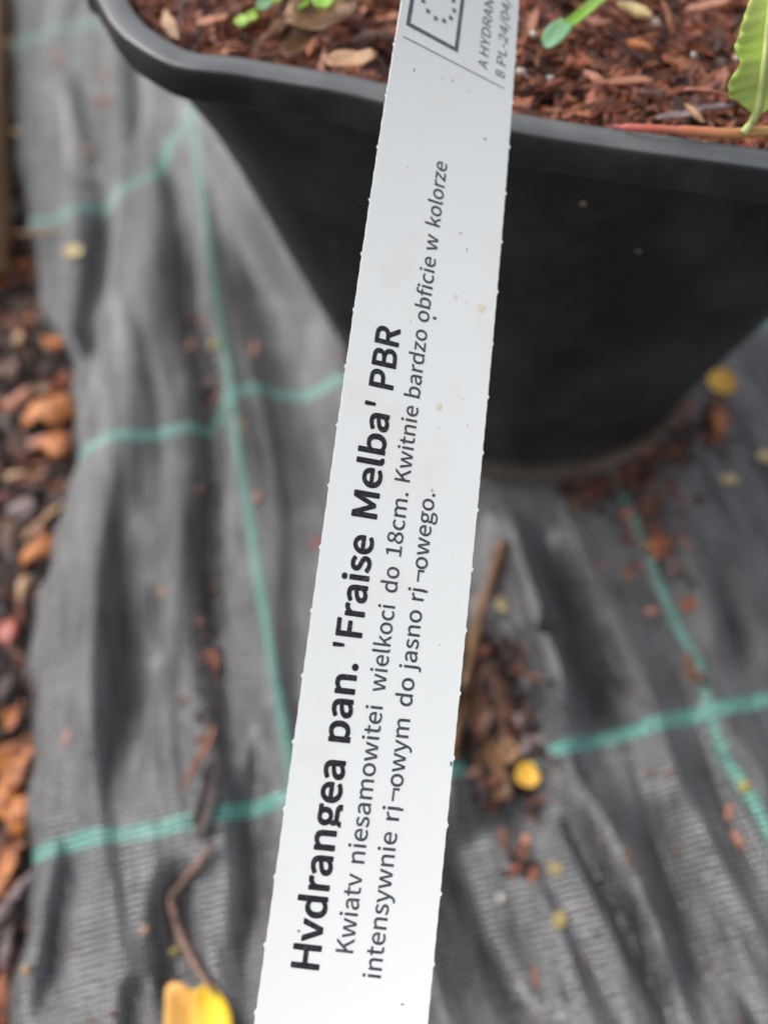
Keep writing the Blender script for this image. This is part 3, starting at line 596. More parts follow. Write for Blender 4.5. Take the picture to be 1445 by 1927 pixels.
# ------------------------------------------------------------------ plastic plant label
GL = json.loads(r"""{"bH":[0.728,[[51,-15,40,-11,36,-1,36,367,38,374,49,381,97,382,104,380,110,374,112,228,251,228,254,374,261,380,267,382,315,381,322,379,327,374,329,367,329,1,327,-8,315,-15,267,-15,260,-13,254,-6,252,158,113,158,110,-6,106,-12,99,-15]]],"by":[0.521,[[98,2,-7,266,-6,279,1,285,7,287,55,286,67,280,135,93,137,93,197,279,207,286,255,286,262,284,268,277,269,268,176,0,101,0]]],"bd":[0.62,[[116,-19,87,-11,64,3,45,22,30,44,20,72,14,101,12,133,14,169,22,199,34,226,50,249,71,268,93,282,118,291,146,293,171,291,203,278,205,405,216,413,268,412,275,408,279,399,278,-6,273,-12,266,-15,225,-15,215,-10,209,3,191,-8,166,-18,139,-21],[134,49,155,47,171,51,191,64,203,76,203,203,187,216,166,224,139,223,118,212,101,190,90,156,90,115,98,81,114,59]]],"br":[0.388,[[47,-15,36,-11,31,-1,33,278,38,284,45,286,86,286,96,280,99,265,101,264,126,283,151,292,179,293,201,286,208,280,210,271,198,224,188,218,161,222,141,217,120,196,107,171,106,-6,101,-12,95,-15]]],"ba":[0.563,[[87,-19,58,-9,43,1,30,16,22,31,16,51,15,72,17,94,25,115,41,135,62,152,87,164,117,173,178,185,179,194,172,210,167,217,153,224,140,225,110,221,65,198,53,198,46,203,28,235,27,249,33,256,67,274,112,290,149,293,174,291,194,285,215,274,231,258,243,238,251,215,257,167,255,-6,251,-12,244,-15,201,-15,191,-8,187,5,162,-9,137,-18,110,-21],[110,47,128,46,144,50,160,57,180,72,181,124,124,111,99,97,90,83,89,65,96,53]]],"bn":[0.61,[[47,-15,36,-11,31,-1,31,271,34,280,45,286,88,286,97,278,101,264,137,285,163,292,181,293,204,291,220,286,240,275,255,260,266,242,277,199,278,1,276,-8,265,-15,217,-15,210,-13,204,-6,203,165,200,194,197,205,189,217,176,222,165,223,151,221,136,215,107,190,106,-6,101,-12,95,-15]]],"bg":[0.564,[[13,-55,11,-54,11,-42,17,-22,29,-3,42,10,29,36,26,58,33,85,49,108,28,142,21,180,23,205,29,226,42,249,56,264,74,277,92,286,115,292,145,293,179,287,270,287,279,284,285,274,285,233,281,226,274,222,244,221,251,190,249,158,242,135,231,115,218,101,203,90,181,78,161,73,138,71,101,77,96,71,95,62,97,55,108,50,204,48,241,40,258,31,273,19,283,3,288,-13,290,-31,287,-54,211,-55,214,-33,211,-26,204,-23,186,-19,97,-16,83,-34,81,-55],[131,133,147,133,161,140,172,151,179,171,179,194,173,210,161,223,145,229,129,229,113,222,102,210,95,192,96,169,103,151,115,139]]],"be":[0.554,[[131,-19,100,-11,75,2,54,19,36,42,22,70,14,101,11,135,14,169,22,201,35,226,52,250,72,268,97,283,122,291,147,294,175,291,200,283,222,270,239,253,253,233,263,208,269,181,271,151,268,119,262,113,254,110,91,110,88,108,93,92,100,78,110,65,130,51,145,47,179,47,200,53,225,66,236,65,243,58,259,27,260,19,253,8,209,-13,170,-21],[89,174,200,174,197,190,186,211,170,223,150,227,127,223,109,210,100,199]]],"bp":[0.62,[[31,-34,31,270,33,280,45,286,86,286,95,282,99,268,101,268,136,286,161,292,176,293,206,290,229,282,249,269,268,250,282,225,291,200,296,173,298,141,296,105,288,73,276,45,261,24,238,2,217,-10,192,-18,154,-21,133,-16,108,-5,106,-35],[149,48,172,49,194,61,210,84,220,118,220,159,213,192,199,213,179,223,163,225,145,221,127,211,107,195,107,68,126,55]]],"b.":[0.278,[[56,-19,42,-13,29,1,22,19,23,40,29,56,42,69,60,77,81,77,97,70,110,56,117,38,116,17,109,-1,97,-13,78,-21]]],"b'":[0.278,[[48,228,42,233,40,240,31,333,31,390,35,397,44,400,98,400,105,395,108,386,107,333,98,238,94,231,87,227]]],"bF":[0.552,[[51,-15,40,-11,36,-1,36,367,37,374,42,379,51,382,261,382,270,379,276,369,277,328,274,319,267,314,112,312,112,219,242,217,249,212,251,205,251,162,247,154,238,150,112,149,110,-6,106,-12,99,-15]]],"bi":[0.275,[[47,-15,35,-11,31,-1,31,274,35,282,42,286,94,286,104,281,107,271,107,-1,103,-10,94,-15],[56,314,38,324,27,340,24,358,27,376,36,390,51,399,69,403,85,400,101,390,111,376,115,358,111,340,101,325,88,316,69,313]]],"bs":[0.468,[[92,-19,56,-10,18,10,3,24,1,33,4,40,27,72,35,76,44,75,83,51,99,46,119,44,137,47,149,53,155,63,156,76,151,85,142,92,62,128,36,149,25,165,19,181,16,201,18,219,23,238,33,253,45,267,62,279,81,287,101,292,126,293,151,291,178,283,210,265,222,253,221,240,199,210,192,205,181,205,146,224,124,228,108,226,96,220,91,210,90,199,101,187,183,151,210,130,221,113,228,94,231,74,229,56,223,38,213,19,200,6,183,-6,165,-14,142,-20,117,-21]]],"bM":[0.812,[[51,-15,40,-11,36,-1,36,367,39,376,51,382,108,381,118,376,204,138,288,375,299,381,356,382,365,378,371,367,371,1,367,-9,356,-15,311,-15,302,-10,298,-4,297,211,231,30,226,25,217,22,186,22,174,29,108,209,107,-4,103,-10,95,-15]]],"bl":[0.284,[[76,-19,56,-10,45,1,35,22,32,40,31,399,36,409,45,413,95,413,103,408,107,399,107,49,120,46,127,40,135,-3,131,-13,120,-18,99,-21]]],"bb":[0.618,[[147,-20,122,-12,99,1,94,-10,83,-15,42,-15,36,-11,31,-3,31,399,35,408,42,413,95,413,101,410,106,403,106,274,108,272,136,286,163,293,201,291,226,283,249,269,267,250,281,228,291,201,297,172,298,142,296,106,288,74,275,44,256,19,239,3,217,-10,190,-19,165,-21],[143,49,170,48,192,60,210,83,219,117,220,160,213,192,199,213,179,223,163,225,145,221,128,213,107,197,107,67,124,56]]],"bP":[0.633,[[51,-15,40,-11,36,-1,36,367,37,374,42,379,49,381,156,381,213,376,241,367,263,355,280,340,297,313,304,290,307,258,304,228,295,201,283,180,265,163,240,147,215,138,188,133,112,130,110,-6,106,-12,99,-15],[113,199,172,200,201,207,214,215,226,230,230,244,230,274,221,294,204,306,188,311,113,314]]],"bB":[0.657,[[51,-15,40,-11,36,-1,36,367,37,374,42,379,49,381,186,380,215,376,238,369,256,360,275,344,287,328,298,301,300,276,296,246,283,219,267,199,283,189,297,176,307,162,315,144,321,105,318,78,309,53,296,33,276,15,254,2,226,-8,199,-13,167,-15],[112,53,181,53,199,56,224,66,235,76,244,94,244,119,240,133,226,146,199,157,161,160,113,160],[112,228,115,226,172,227,188,230,208,238,217,246,223,260,224,280,220,292,208,305,188,312,113,315]]],"bR":[0.635,[[51,-15,40,-11,36,-1,36,367,37,374,42,379,49,381,165,382,219,376,245,368,265,356,281,342,297,319,305,294,308,262,302,221,292,201,281,185,267,171,233,151,316,8,317,-6,311,-13,304,-15,251,-15,242,-12,154,140,113,141,110,-6,106,-12,99,-15],[112,208,176,209,194,212,215,222,227,237,231,251,231,278,222,296,206,307,192,311,158,314,113,314]]],"rK":[0.646,[[51,-6,46,-4,45,1,45,369,51,373,97,373,102,369,104,199,247,371,307,371,310,367,308,362,196,226,326,3,326,-4,320,-6,270,-6,265,-4,158,180,103,115,101,-3,97,-6]]],"rw":[0.802,[[89,-6,83,-1,8,269,9,276,60,278,66,274,117,67,119,66,174,274,180,278,228,276,287,63,338,274,344,278,392,276,394,269,319,-4,314,-6,260,-6,254,-4,201,201,147,-4,142,-6]]],"ri":[0.275,[[47,-6,42,-5,40,1,40,271,44,277,92,278,98,271,98,-1,92,-6],[58,323,44,330,36,342,33,358,35,371,42,383,54,390,69,393,83,391,94,384,103,371,105,358,103,344,96,333,85,325,69,322]]],"ra":[0.563,[[108,-12,90,-11,62,-1,49,9,37,22,30,35,25,53,24,72,27,94,34,113,46,128,67,144,90,155,119,165,187,177,190,178,187,197,180,215,173,224,155,233,140,234,119,232,99,226,58,206,53,209,35,244,60,261,99,277,130,284,171,282,192,276,211,265,226,249,234,235,242,215,248,167,247,-1,242,-6,201,-5,194,21,171,6,149,-5,133,-10],[110,38,130,37,149,42,167,51,190,69,190,134,165,131,121,120,103,111,92,103,81,85,81,63,86,51,92,45]]],"rt":[0.377,[[130,-12,110,-11,92,-5,76,5,66,15,58,28,49,65,48,226,46,229,12,229,8,233,8,269,10,274,51,278,56,349,60,354,99,354,105,351,106,278,174,278,180,272,179,233,176,229,108,229,106,226,106,83,110,55,119,43,133,37,149,37,171,44,176,43,188,3,185,-1,171,-6]]],"ry":[0.521,[[46,-123,23,-119,13,-114,22,-73,28,-69,44,-73,57,-73,76,-64,94,-41,109,0,1,268,2,275,7,278,55,277,59,275,137,60,205,275,210,278,257,276,259,268,158,-25,142,-62,119,-93,103,-107,89,-115,71,-121]]],"rn":[0.61,[[47,-6,41,-4,40,1,40,274,45,277,86,277,89,274,92,247,95,246,129,271,165,283,201,283,220,277,233,269,247,255,257,240,264,219,268,196,268,-4,263,-6,217,-6,212,-1,212,165,209,196,205,210,195,224,179,231,165,232,147,230,131,222,98,194,97,-3,92,-6]]],"re":[0.554,[[156,-12,129,-10,102,-2,79,10,59,28,43,48,30,74,23,103,20,135,23,167,30,197,43,222,59,244,79,262,100,274,122,282,147,285,172,282,195,275,216,264,231,249,245,228,254,206,260,178,262,151,260,124,254,119,81,119,78,117,85,88,93,72,113,50,129,42,145,37,170,36,197,42,227,57,231,57,235,53,250,24,250,17,229,5,206,-4,184,-10],[78,165,210,165,206,192,193,217,175,231,150,236,123,231,102,216,86,192]]],"rs":[0.468,[[117,-12,87,-10,59,-1,24,18,10,31,33,65,37,67,76,44,108,36,131,36,142,39,155,47,163,58,165,78,156,93,140,104,78,130,53,145,34,167,27,185,25,203,31,233,41,249,51,260,67,271,83,278,103,283,126,284,151,282,183,271,212,252,214,244,187,213,160,228,142,235,124,237,103,234,90,226,84,217,81,203,83,194,90,184,103,175,165,150,193,133,205,122,214,108,220,92,222,74,220,56,214,40,206,26,194,13,178,2,160,-6]]],"rm":[0.926,[[47,-6,41,-4,40,1,40,271,42,276,86,277,89,274,92,247,94,246,115,264,136,276,158,283,174,284,201,281,217,275,236,261,251,238,289,269,311,280,326,284,358,283,376,277,392,268,404,255,415,237,425,196,427,1,424,-5,374,-6,369,-1,369,165,366,196,362,210,351,225,336,232,324,232,311,230,295,223,262,194,261,-4,256,-6,211,-6,206,-4,204,167,202,196,198,210,188,224,179,229,161,232,147,230,131,223,113,210,98,194,97,-3,92,-6]]],"ro":[0.606,[[152,-12,127,-10,102,-3,79,10,59,28,43,48,30,74,23,103,20,135,23,169,31,199,43,224,59,244,79,262,102,275,127,282,152,284,177,282,202,274,225,261,244,244,260,224,272,198,280,169,283,135,280,103,273,74,261,49,243,26,225,10,202,-2,177,-10],[152,38,168,40,181,45,204,64,219,94,224,135,219,176,204,207,181,227,168,232,152,234,136,232,122,227,100,208,84,176,79,135,85,94,100,64,122,44,136,39]]],"rl":[0.284,[[95,-12,72,-9,59,-1,47,15,41,40,40,397,45,404,92,404,98,399,98,47,101,39,115,38,119,35,126,-3,120,-9]]],"rk":[0.552,[[47,-6,41,-4,40,1,40,399,45,404,92,404,97,399,97,146,99,146,204,276,258,278,265,274,263,267,177,162,277,-1,272,-6,217,-4,140,120,97,69,96,-4,90,-6]]],"rc":[0.51,[[152,-12,125,-10,100,-2,77,10,59,26,42,49,30,74,22,103,20,135,23,169,31,199,44,224,60,244,81,262,104,274,129,282,156,285,181,282,204,275,231,258,241,250,241,244,213,211,186,228,166,234,141,232,127,227,112,217,92,192,81,158,79,135,85,94,100,65,113,52,127,44,156,38,172,39,191,45,222,64,247,28,245,23,235,15,204,-2,179,-10]]],"rd":[0.62,[[139,-12,114,-10,89,-2,69,10,53,26,39,48,28,76,23,103,21,135,23,167,30,197,42,222,58,244,75,261,98,274,121,282,157,284,187,276,214,260,212,399,218,404,266,404,270,397,270,-1,264,-6,225,-6,221,-1,218,17,216,19,198,6,175,-6],[133,40,157,39,173,43,191,53,212,72,212,208,191,224,166,233,137,232,112,218,92,192,81,158,81,113,91,76,107,53,120,44]]],"r1":[0.555,[[45,-6,38,-1,38,37,40,43,120,44,120,305,59,306,55,310,55,342,59,346,102,357,136,372,174,372,177,367,178,46,179,44,247,44,251,37,251,-1,245,-6]]],"r8":[0.555,[[140,-12,115,-11,92,-5,69,5,51,17,38,31,27,49,19,69,17,92,23,126,31,144,50,169,80,194,51,225,39,251,35,281,37,301,43,319,53,338,66,351,81,362,99,371,117,376,142,378,165,376,183,371,203,361,219,349,231,335,240,317,246,297,247,276,243,247,230,219,203,185,231,163,248,140,256,122,260,88,258,67,252,49,241,31,226,16,208,4,188,-5,165,-11],[123,35,153,35,178,43,189,51,199,65,205,90,198,117,188,131,165,148,115,171,97,156,82,138,73,117,70,94,74,72,83,58,99,44],[159,208,165,207,176,219,192,247,196,272,193,297,182,315,165,327,140,332,119,328,102,317,92,301,88,281,90,265,94,253,110,234,135,219]]],"r.":[0.278,[[69,-12,53,-9,42,-1,33,13,31,28,33,44,42,58,53,66,69,69,85,66,97,58,106,44,108,28,106,13,97,-1,85,-9]]],"rb":[0.618,[[165,-12,145,-10,125,-3,92,17,88,-1,84,-6,45,-6,40,-1,40,397,45,404,92,404,98,399,97,254,126,272,151,281,174,284,201,282,224,274,245,260,261,244,272,226,282,199,288,172,289,142,287,108,280,76,267,49,253,28,233,10,213,-2,190,-10],[142,40,172,40,186,44,199,53,218,78,228,115,229,160,221,197,206,219,195,227,181,232,158,234,140,229,115,215,98,199,98,63,120,48]]],"rr":[0.388,[[47,-6,41,-4,40,1,40,274,47,278,88,276,92,240,120,268,142,280,170,284,197,278,201,271,190,228,161,231,145,229,136,224,112,201,98,174,97,-3,92,-6]]],"rz":[0.475,[[18,-6,12,-1,13,28,148,228,30,229,27,235,27,271,29,276,223,276,225,271,224,244,87,44,225,43,229,37,228,-4,223,-6]]],"rf":[0.325,[[54,-6,49,-4,48,1,47,228,12,230,11,271,15,275,48,278,49,335,52,353,60,371,79,394,95,404,113,409,140,410,170,405,181,401,184,396,172,356,167,355,140,362,124,359,113,350,106,328,105,278,161,276,163,235,158,229,106,229,105,226,105,-1,99,-6]]],"rj":[0.275,[[15,-127,-17,-122,-26,-119,-28,-113,-17,-75,13,-78,27,-75,34,-68,39,-52,41,273,47,278,93,277,97,275,98,271,98,-31,94,-70,80,-100,68,-113,54,-120,38,-125],[58,323,45,330,36,342,33,357,35,371,43,383,54,391,70,393,83,391,95,384,102,373,105,357,103,344,95,331,83,324,70,322]]],"rg":[0.564,[[138,-131,90,-126,54,-111,40,-101,29,-88,22,-70,20,-45,26,-24,38,-6,56,10,39,33,35,49,36,67,46,90,63,108,42,133,33,158,30,183,32,203,38,224,48,242,63,258,95,277,115,282,142,284,176,278,272,277,276,271,275,233,270,231,229,230,241,199,243,180,241,160,233,137,224,121,213,108,195,95,179,87,158,82,131,80,97,87,87,71,86,58,89,51,106,42,204,38,240,31,254,24,267,12,274,1,279,-13,281,-31,279,-49,272,-67,258,-87,242,-101,220,-114,197,-123,167,-129],[119,-85,163,-86,179,-83,203,-72,213,-63,223,-47,223,-33,220,-24,213,-17,197,-12,120,-10,95,-7,81,-20,75,-31,72,-45,73,-56,81,-69,90,-76],[131,124,147,124,167,133,179,146,188,169,188,194,179,217,166,230,147,238,126,238,108,230,95,216,87,194,87,169,95,146,108,132]]],"r¬":[0.555,[[222,52,218,54,216,59,215,162,18,162,13,168,14,204,20,208,263,206,265,200,265,57,259,52]]],"rV":[0.521,[[110,0,1,268,2,275,7,278,55,277,59,275,137,60,205,275,210,278,257,276,259,268,167,1]]],"rI":[0.275,[[43,0,41,3,41,273,47,278,93,277,97,275,98,271,98,3,97,0],[58,323,45,330,36,342,33,357,35,371,43,383,54,391,70,393,83,391,95,384,102,373,105,357,103,344,95,331,83,324,70,322]]],"r|":[0.275,[[33,-80,32,53,40,55,40,271,44,277,92,278,98,271,98,-1,94,-5,84,-8,84,-79],[58,323,44,330,36,342,33,358,35,371,42,383,54,390,69,393,83,391,94,384,103,371,105,358,103,344,96,333,85,325,69,322]]],"cA":[0.608,[[1,-5,-3,-1,-2,3,122,369,126,371,180,371,307,-1,303,-5,250,-4,214,106,89,107,52,-4],[103,155,105,154,196,154,199,155,151,312]]],"cE":[0.589,[[49,-5,46,1,46,369,51,372,263,371,267,365,267,328,263,323,102,321,102,219,238,217,241,212,241,174,236,168,102,167,102,46,104,45,267,44,272,40,272,-1,267,-5]]],"cH":[0.728,[[49,-5,46,1,46,369,51,372,97,371,101,369,102,219,261,218,263,221,263,369,267,372,317,370,317,-4,267,-5,263,-1,262,167,104,168,102,165,101,-1,97,-5]]],"cY":[0.531,[[107,-4,105,1,104,142,-4,363,-5,369,0,372,48,372,53,369,132,194,214,369,219,372,269,371,271,365,161,142,160,-1,155,-5]]],"cD":[0.688,[[49,-5,46,1,46,369,51,372,140,372,181,369,217,359,248,344,274,323,294,296,308,265,317,226,319,185,317,142,308,105,294,74,273,44,249,24,219,8,183,-2,145,-5],[102,44,138,43,167,45,194,53,214,65,231,80,245,100,254,124,260,153,262,185,260,217,254,244,244,269,231,288,214,303,192,315,167,322,102,324]]],"cR":[0.635,[[49,-5,46,1,46,369,51,372,192,370,238,360,258,349,276,333,289,312,296,290,298,265,296,242,285,208,274,192,247,169,219,158,308,-2,304,-5,249,-4,161,149,104,151,102,149,101,-1,97,-5],[102,199,179,199,208,207,221,215,236,233,241,249,240,280,231,301,220,311,195,321,158,324,102,324]]],"cN":[0.723,[[49,-5,46,1,46,369,51,372,97,372,102,369,236,139,265,82,262,176,262,367,267,372,313,371,316,367,315,-3,311,-5,260,-4,126,228,97,284,95,280,99,205,99,-1,95,-5]]],"cG":[0.689,[[180,-10,159,-8,128,1,98,17,72,40,52,67,37,101,27,140,24,183,27,224,37,265,52,297,73,326,98,348,128,364,159,374,196,378,216,377,248,370,275,357,298,339,307,331,307,326,278,293,244,317,209,327,173,325,150,318,130,305,114,290,100,270,89,242,84,217,82,185,84,151,89,124,99,99,112,78,130,61,148,50,173,42,198,39,234,44,260,58,259,146,184,147,182,151,183,192,187,195,309,195,313,190,312,35,290,15,262,1,214,-11]]],"cB":[0.657,[[49,-5,46,1,46,369,51,372,186,370,213,366,233,360,251,351,268,337,280,321,287,301,290,276,286,249,276,226,267,215,246,196,263,190,279,179,297,159,305,144,311,108,308,80,300,58,288,39,270,22,249,11,224,2,197,-3,167,-5],[102,44,104,42,183,43,216,51,231,58,243,69,254,92,254,124,249,137,231,155,201,166,161,170,102,169],[102,217,172,217,192,221,215,231,225,240,233,260,233,285,224,304,215,312,190,322,154,325,102,324]]],"cP":[0.633,[[49,-5,46,1,46,369,51,372,186,370,213,366,236,358,256,348,275,330,286,312,294,287,297,260,295,233,286,205,274,186,258,170,238,157,215,149,186,143,102,140,101,-1,97,-5],[102,190,174,190,206,198,220,206,235,226,240,242,240,276,236,290,229,301,217,311,190,321,149,324,102,324]]],"cL":[0.543,[[49,-5,46,1,46,367,49,371,97,371,101,367,102,46,104,45,258,44,262,40,262,-1,256,-5]]],"c-":[0.347,[[22,118,18,123,18,158,22,162,151,163,155,160,156,123,153,118]]],"c2":[0.555,[[19,-4,18,30,60,68,121,132,163,190,175,217,182,240,185,265,181,290,176,303,162,319,150,326,123,331,100,327,75,314,46,289,16,316,15,321,53,355,78,369,94,374,128,378,153,376,175,369,194,360,210,347,223,330,232,312,238,290,240,267,237,237,229,208,217,180,199,151,155,94,106,44,254,44,258,40,257,-1,253,-5]]],"c4":[0.555,[[168,-4,165,1,165,94,163,96,9,96,5,101,5,130,159,370,213,372,218,367,218,144,265,141,267,101,263,96,220,96,218,94,216,-4],[68,144,165,144,165,296,145,260]]],"c0":[0.555,[[128,-10,112,-8,89,1,68,17,51,40,38,67,28,99,22,140,20,185,22,228,28,269,38,301,51,328,69,351,90,366,112,375,140,378,165,375,190,365,210,349,227,328,240,301,250,269,256,228,258,183,256,140,250,99,240,65,226,38,210,17,187,0,165,-8,140,-11],[126,38,140,36,153,38,165,44,176,55,185,69,193,90,203,149,203,222,193,278,185,299,174,315,165,324,153,330,140,332,126,330,114,324,103,314,93,299,79,253,75,222,75,147,85,90,93,69,103,53,115,43]]],"c/":[0.392,[[4,-94,1,-91,1,-86,151,398,154,402,191,402,193,395,44,-91,38,-95]]],"c9":[0.555,[[100,-10,75,-5,52,6,27,26,24,33,52,64,57,63,84,43,107,37,132,38,148,44,161,53,173,67,186,90,194,115,201,167,171,147,146,137,123,134,100,136,80,142,62,151,48,163,33,183,24,203,19,226,17,256,19,281,25,303,36,326,50,344,66,358,84,369,105,376,127,378,155,375,177,367,199,353,219,333,234,308,246,276,253,240,256,199,253,149,244,103,231,67,214,38,194,17,171,1,146,-8,118,-11],[126,178,148,181,166,189,185,203,202,224,194,269,178,306,157,325,143,331,127,332,105,327,87,311,75,288,70,253,74,222,85,199,105,183]]],"c5":[0.555,[[110,-10,74,-2,46,10,19,30,9,40,9,44,33,75,37,77,67,53,99,40,126,37,155,42,178,58,193,83,198,101,198,135,194,151,187,166,171,184,158,191,130,196,112,195,92,188,67,175,39,192,50,367,55,372,235,371,238,365,238,328,235,323,100,322,91,231,117,239,142,241,164,239,185,234,205,224,221,212,235,196,247,174,253,149,256,119,253,90,246,65,234,42,217,22,199,8,176,-3,153,-9]]],"sp":0.224}""")
LA = np.array([[1.032, -1.829, 3.903], [-2.022, 5.417, -11.92], [13.707, 87.38, 46.294], [-17.604, 0.189, 135.922]])
LB = np.array([[-0.461, -0.153, -0.174], [0.596, 1.366, -1.872], [11.372, 91.938, 34.147], [7.352, -2.291, 134.143]])
LAB_W = 25.0
def lab(u, v, off=0.0):
    """point of the bent, slightly twisted label: u along it, v across it (mm)"""
    def curve(Cf, u):
        uc = min(max(u, -10), 168); t = uc / 100
        p = Cf[0] * t ** 3 + Cf[1] * t * t + Cf[2] * t + Cf[3]
        d = (3 * Cf[0] * t * t + 2 * Cf[1] * t + Cf[2]) / 100
        return p + d * (u - uc), d
    a, da = curve(LA, u); b, db = curve(LB, u)
    p = a + (b - a) * v / LAB_W
    if off:
        n_ = np.cross(b - a, da + (db - da) * v / LAB_W); n_ /= np.linalg.norm(n_)
        p = p + n_ * off
    return Vector(p)
LAB_O = lab(60, 12.5)
label = empty('plant_label', LAB_O)
tag(label, 'long white plastic plant label with black printed text leaning on the pot rim', 'plant label')

def label_material():
    m = bpy.data.materials.new('white_label_plastic'); m.use_nodes = True
    n = m.node_tree.nodes; L = m.node_tree.links; b = n['Principled BSDF']
    tc = n.new('ShaderNodeTexCoord')
    t = n.new('ShaderNodeTexNoise'); t.inputs['Scale'].default_value = 75; t.inputs['Detail'].default_value = 5; t.inputs['Roughness'].default_value = .6
    L.new(tc.outputs['Object'], t.inputs['Vector'])
    r = n.new('ShaderNodeValToRGB')
    r.color_ramp.elements[0].position = .56; r.color_ramp.elements[0].color = (.82, .828, .815, 1)
    r.color_ramp.elements[1].position = .78; r.color_ramp.elements[1].color = (.80, .75, .70, 1)
    L.new(t.outputs['Fac'], r.inputs[0])
    # tiny grains of dirt
    t2 = n.new('ShaderNodeTexVoronoi'); t2.inputs['Scale'].default_value = 260; L.new(tc.outputs['Object'], t2.inputs['Vector'])
    t3 = n.new('ShaderNodeTexNoise'); t3.inputs['Scale'].default_value = 40; L.new(tc.outputs['Object'], t3.inputs['Vector'])
    mr = n.new('ShaderNodeMapRange'); L.new(t2.outputs['Distance'], mr.inputs['Value'])
    mr.inputs['From Min'].default_value = .055; mr.inputs['From Max'].default_value = .03; mr.inputs['To Max'].default_value = .55
    m3 = n.new('ShaderNodeMapRange'); L.new(t3.outputs['Fac'], m3.inputs['Value']); m3.inputs['From Min'].default_value = .52; m3.inputs['From Max'].default_value = .62
    mu = n.new('ShaderNodeMath'); mu.operation = 'MULTIPLY'; L.new(mr.outputs[0], mu.inputs[0]); L.new(m3.outputs[0], mu.inputs[1])
    mx = n.new('ShaderNodeMix'); mx.data_type = 'RGBA'; L.new(mu.outputs[0], mx.inputs['Factor']); L.new(r.outputs[0], mx.inputs['A'])
    mx.inputs['B'].default_value = (.30, .24, .19, 1)
    L.new(mx.outputs['Result'], b.inputs['Base Color'])
    b.inputs['Roughness'].default_value = .5
    b.inputs['Specular IOR Level'].default_value = .4
    t4 = n.new('ShaderNodeTexNoise'); t4.inputs['Scale'].default_value = 900; L.new(tc.outputs['Object'], t4.inputs['Vector'])
    bp = n.new('ShaderNodeBump'); bp.inputs['Strength'].default_value = .05; bp.inputs['Distance'].default_value = .0003
    L.new(t4.outputs['Fac'], bp.inputs['Height']); L.new(bp.outputs[0], b.inputs['Normal'])
    return m
M['label'] = label_material()
M['ink'] = material('thermal_print_ink', (.004, .004, .007), (.10, .105, .115), .55, 2600, 0, lo=.52, hi=.8)
M['thin_ink'] = material('thin_print_ink', (.040, .040, .052), (.13, .135, .15), .55, 2400, 0, lo=.45, hi=.75)
M['grey_ink'] = material('faded_print_ink', (.06, .07, .08), (.16, .17, .18), .55, 1500, 0)
M['ochre'] = material('ochre_stain', (.52, .34, .14), (.70, .58, .38), .6, 1500, 0)

def build_label():
    u0, u1, du = -24.0, 226.0, .5
    nu = int((u1 - u0) / du); nv = 8; th = .28
    rows = []
    rr = random.Random(3)
    def nub(u, shift):
        q = (u - shift + 5) % 10 - 5
        return .32 * rr.uniform(.7, 1.1) if abs(q) < .26 else 0
    V = []; Fc = []
    for i in range(nu + 1):
        u = u0 + du * i
        l_ = -nub(u, 0.0) + .03 * math.sin(u * 1.9); r_ = LAB_W + nub(u, 0.0) + .03 * math.sin(u * 2.3)
        if u > 205:                                   # pointed tail that goes round the stem
            k = (u - 205) / 21; k = k * k
            l_ += (9.5) * k; r_ -= (9.5) * k
        vs = [l_ + (r_ - l_) * k / nv for k in range(nv + 1)]
        for v in vs: V.append(lab(u, v, 0))
        for v in vs: V.append(lab(u, v, -th))
    s = 2 * (nv + 1)
    for i in range(nu):
        for k in range(nv):
            a = i * s + k
            Fc.append((a, a + 1, a + s + 1, a + s))
            c = a + nv + 1
            Fc.append((c, c + s, c + s + 1, c + 1))
        a = i * s; b_ = a + nv
        Fc.append((a, a + s, a + s + nv + 1, a + nv + 1))
        Fc.append((b_, b_ + nv + 1, b_ + s + nv + 1, b_ + s))
    Fc.append(tuple(range(nv + 1)) + tuple(range(2 * nv + 1, nv, -1)))
    e = nu * s; Fc.append(tuple(e + k for k in range(2 * nv + 1, nv, -1))[::-1] + tuple(e + k for k in range(nv, -1, -1)))
    o = mesh_obj('label_strip', V, Fc, M['label'], label, smooth=False, loc=LAB_O)
    bm = bmesh.new(); bm.from_mesh(o.data); bmesh.ops.recalc_face_normals(bm, faces=bm.faces); bm.to_mesh(o.data); bm.free()
build_label()

INK_OFF = .035
def glyph_geo(V, Fc, key, u, v, su, sv, shear=0.0):
    loops = [np.array(p, float).reshape(-1, 2) / 500 for p in GL[key][1]]
    if not loops: return
    def inside(q, l_):
        c = False
        for (ax, ay), (bx, by) in zip(l_, np.roll(l_, -1, 0)):
            if (ay > q[1]) != (by > q[1]) and q[0] < (bx - ax) * (q[1] - ay) / (by - ay) + ax: c = not c
        return c
    nest = [sum(inside(a[0], b_) for b_ in loops if b_ is not a) for a in loops]
    for a, d in zip(loops, nest):
        if d % 2: continue
        part = [a] + [b_ for b_, e in zip(loops, nest) if e == d + 1 and inside(b_[0], a)]
        tris = tessellate_polygon([[Vector((x, y, 0)) for x, y in l_] for l_ in part])
        b0 = len(V)
        for l_ in part:
            for x, y in l_: V.append(lab(u + x * su, v - y * sv, INK_OFF))
        for t in tris: Fc.append(tuple(b0 + i for i in t))
def write(name, words, pre, v, em, mat, label_text):
    V, Fc = [], []
    for text, ua, ub in words:
        keys = [pre + c for c in text]
        # ink extent of the word in em
        adv = 0; lo = None
        for k in keys:
            xs = [x for p in GL[k][1] for x in p[0::2]]
            if lo is None: lo = min(xs) / 500
            hi = adv + max(xs) / 500; adv += GL[k][0]
        su = (ub - ua) / (hi - lo)
        u = ua - lo * su
        for k in keys:
            glyph_geo(V, Fc, k, u, v, su, em); u += GL[k][0] * su
    o = mesh_obj(name, V, Fc, mat, label, smooth=False, loc=LAB_O)
    o['label'] = label_text
    return o
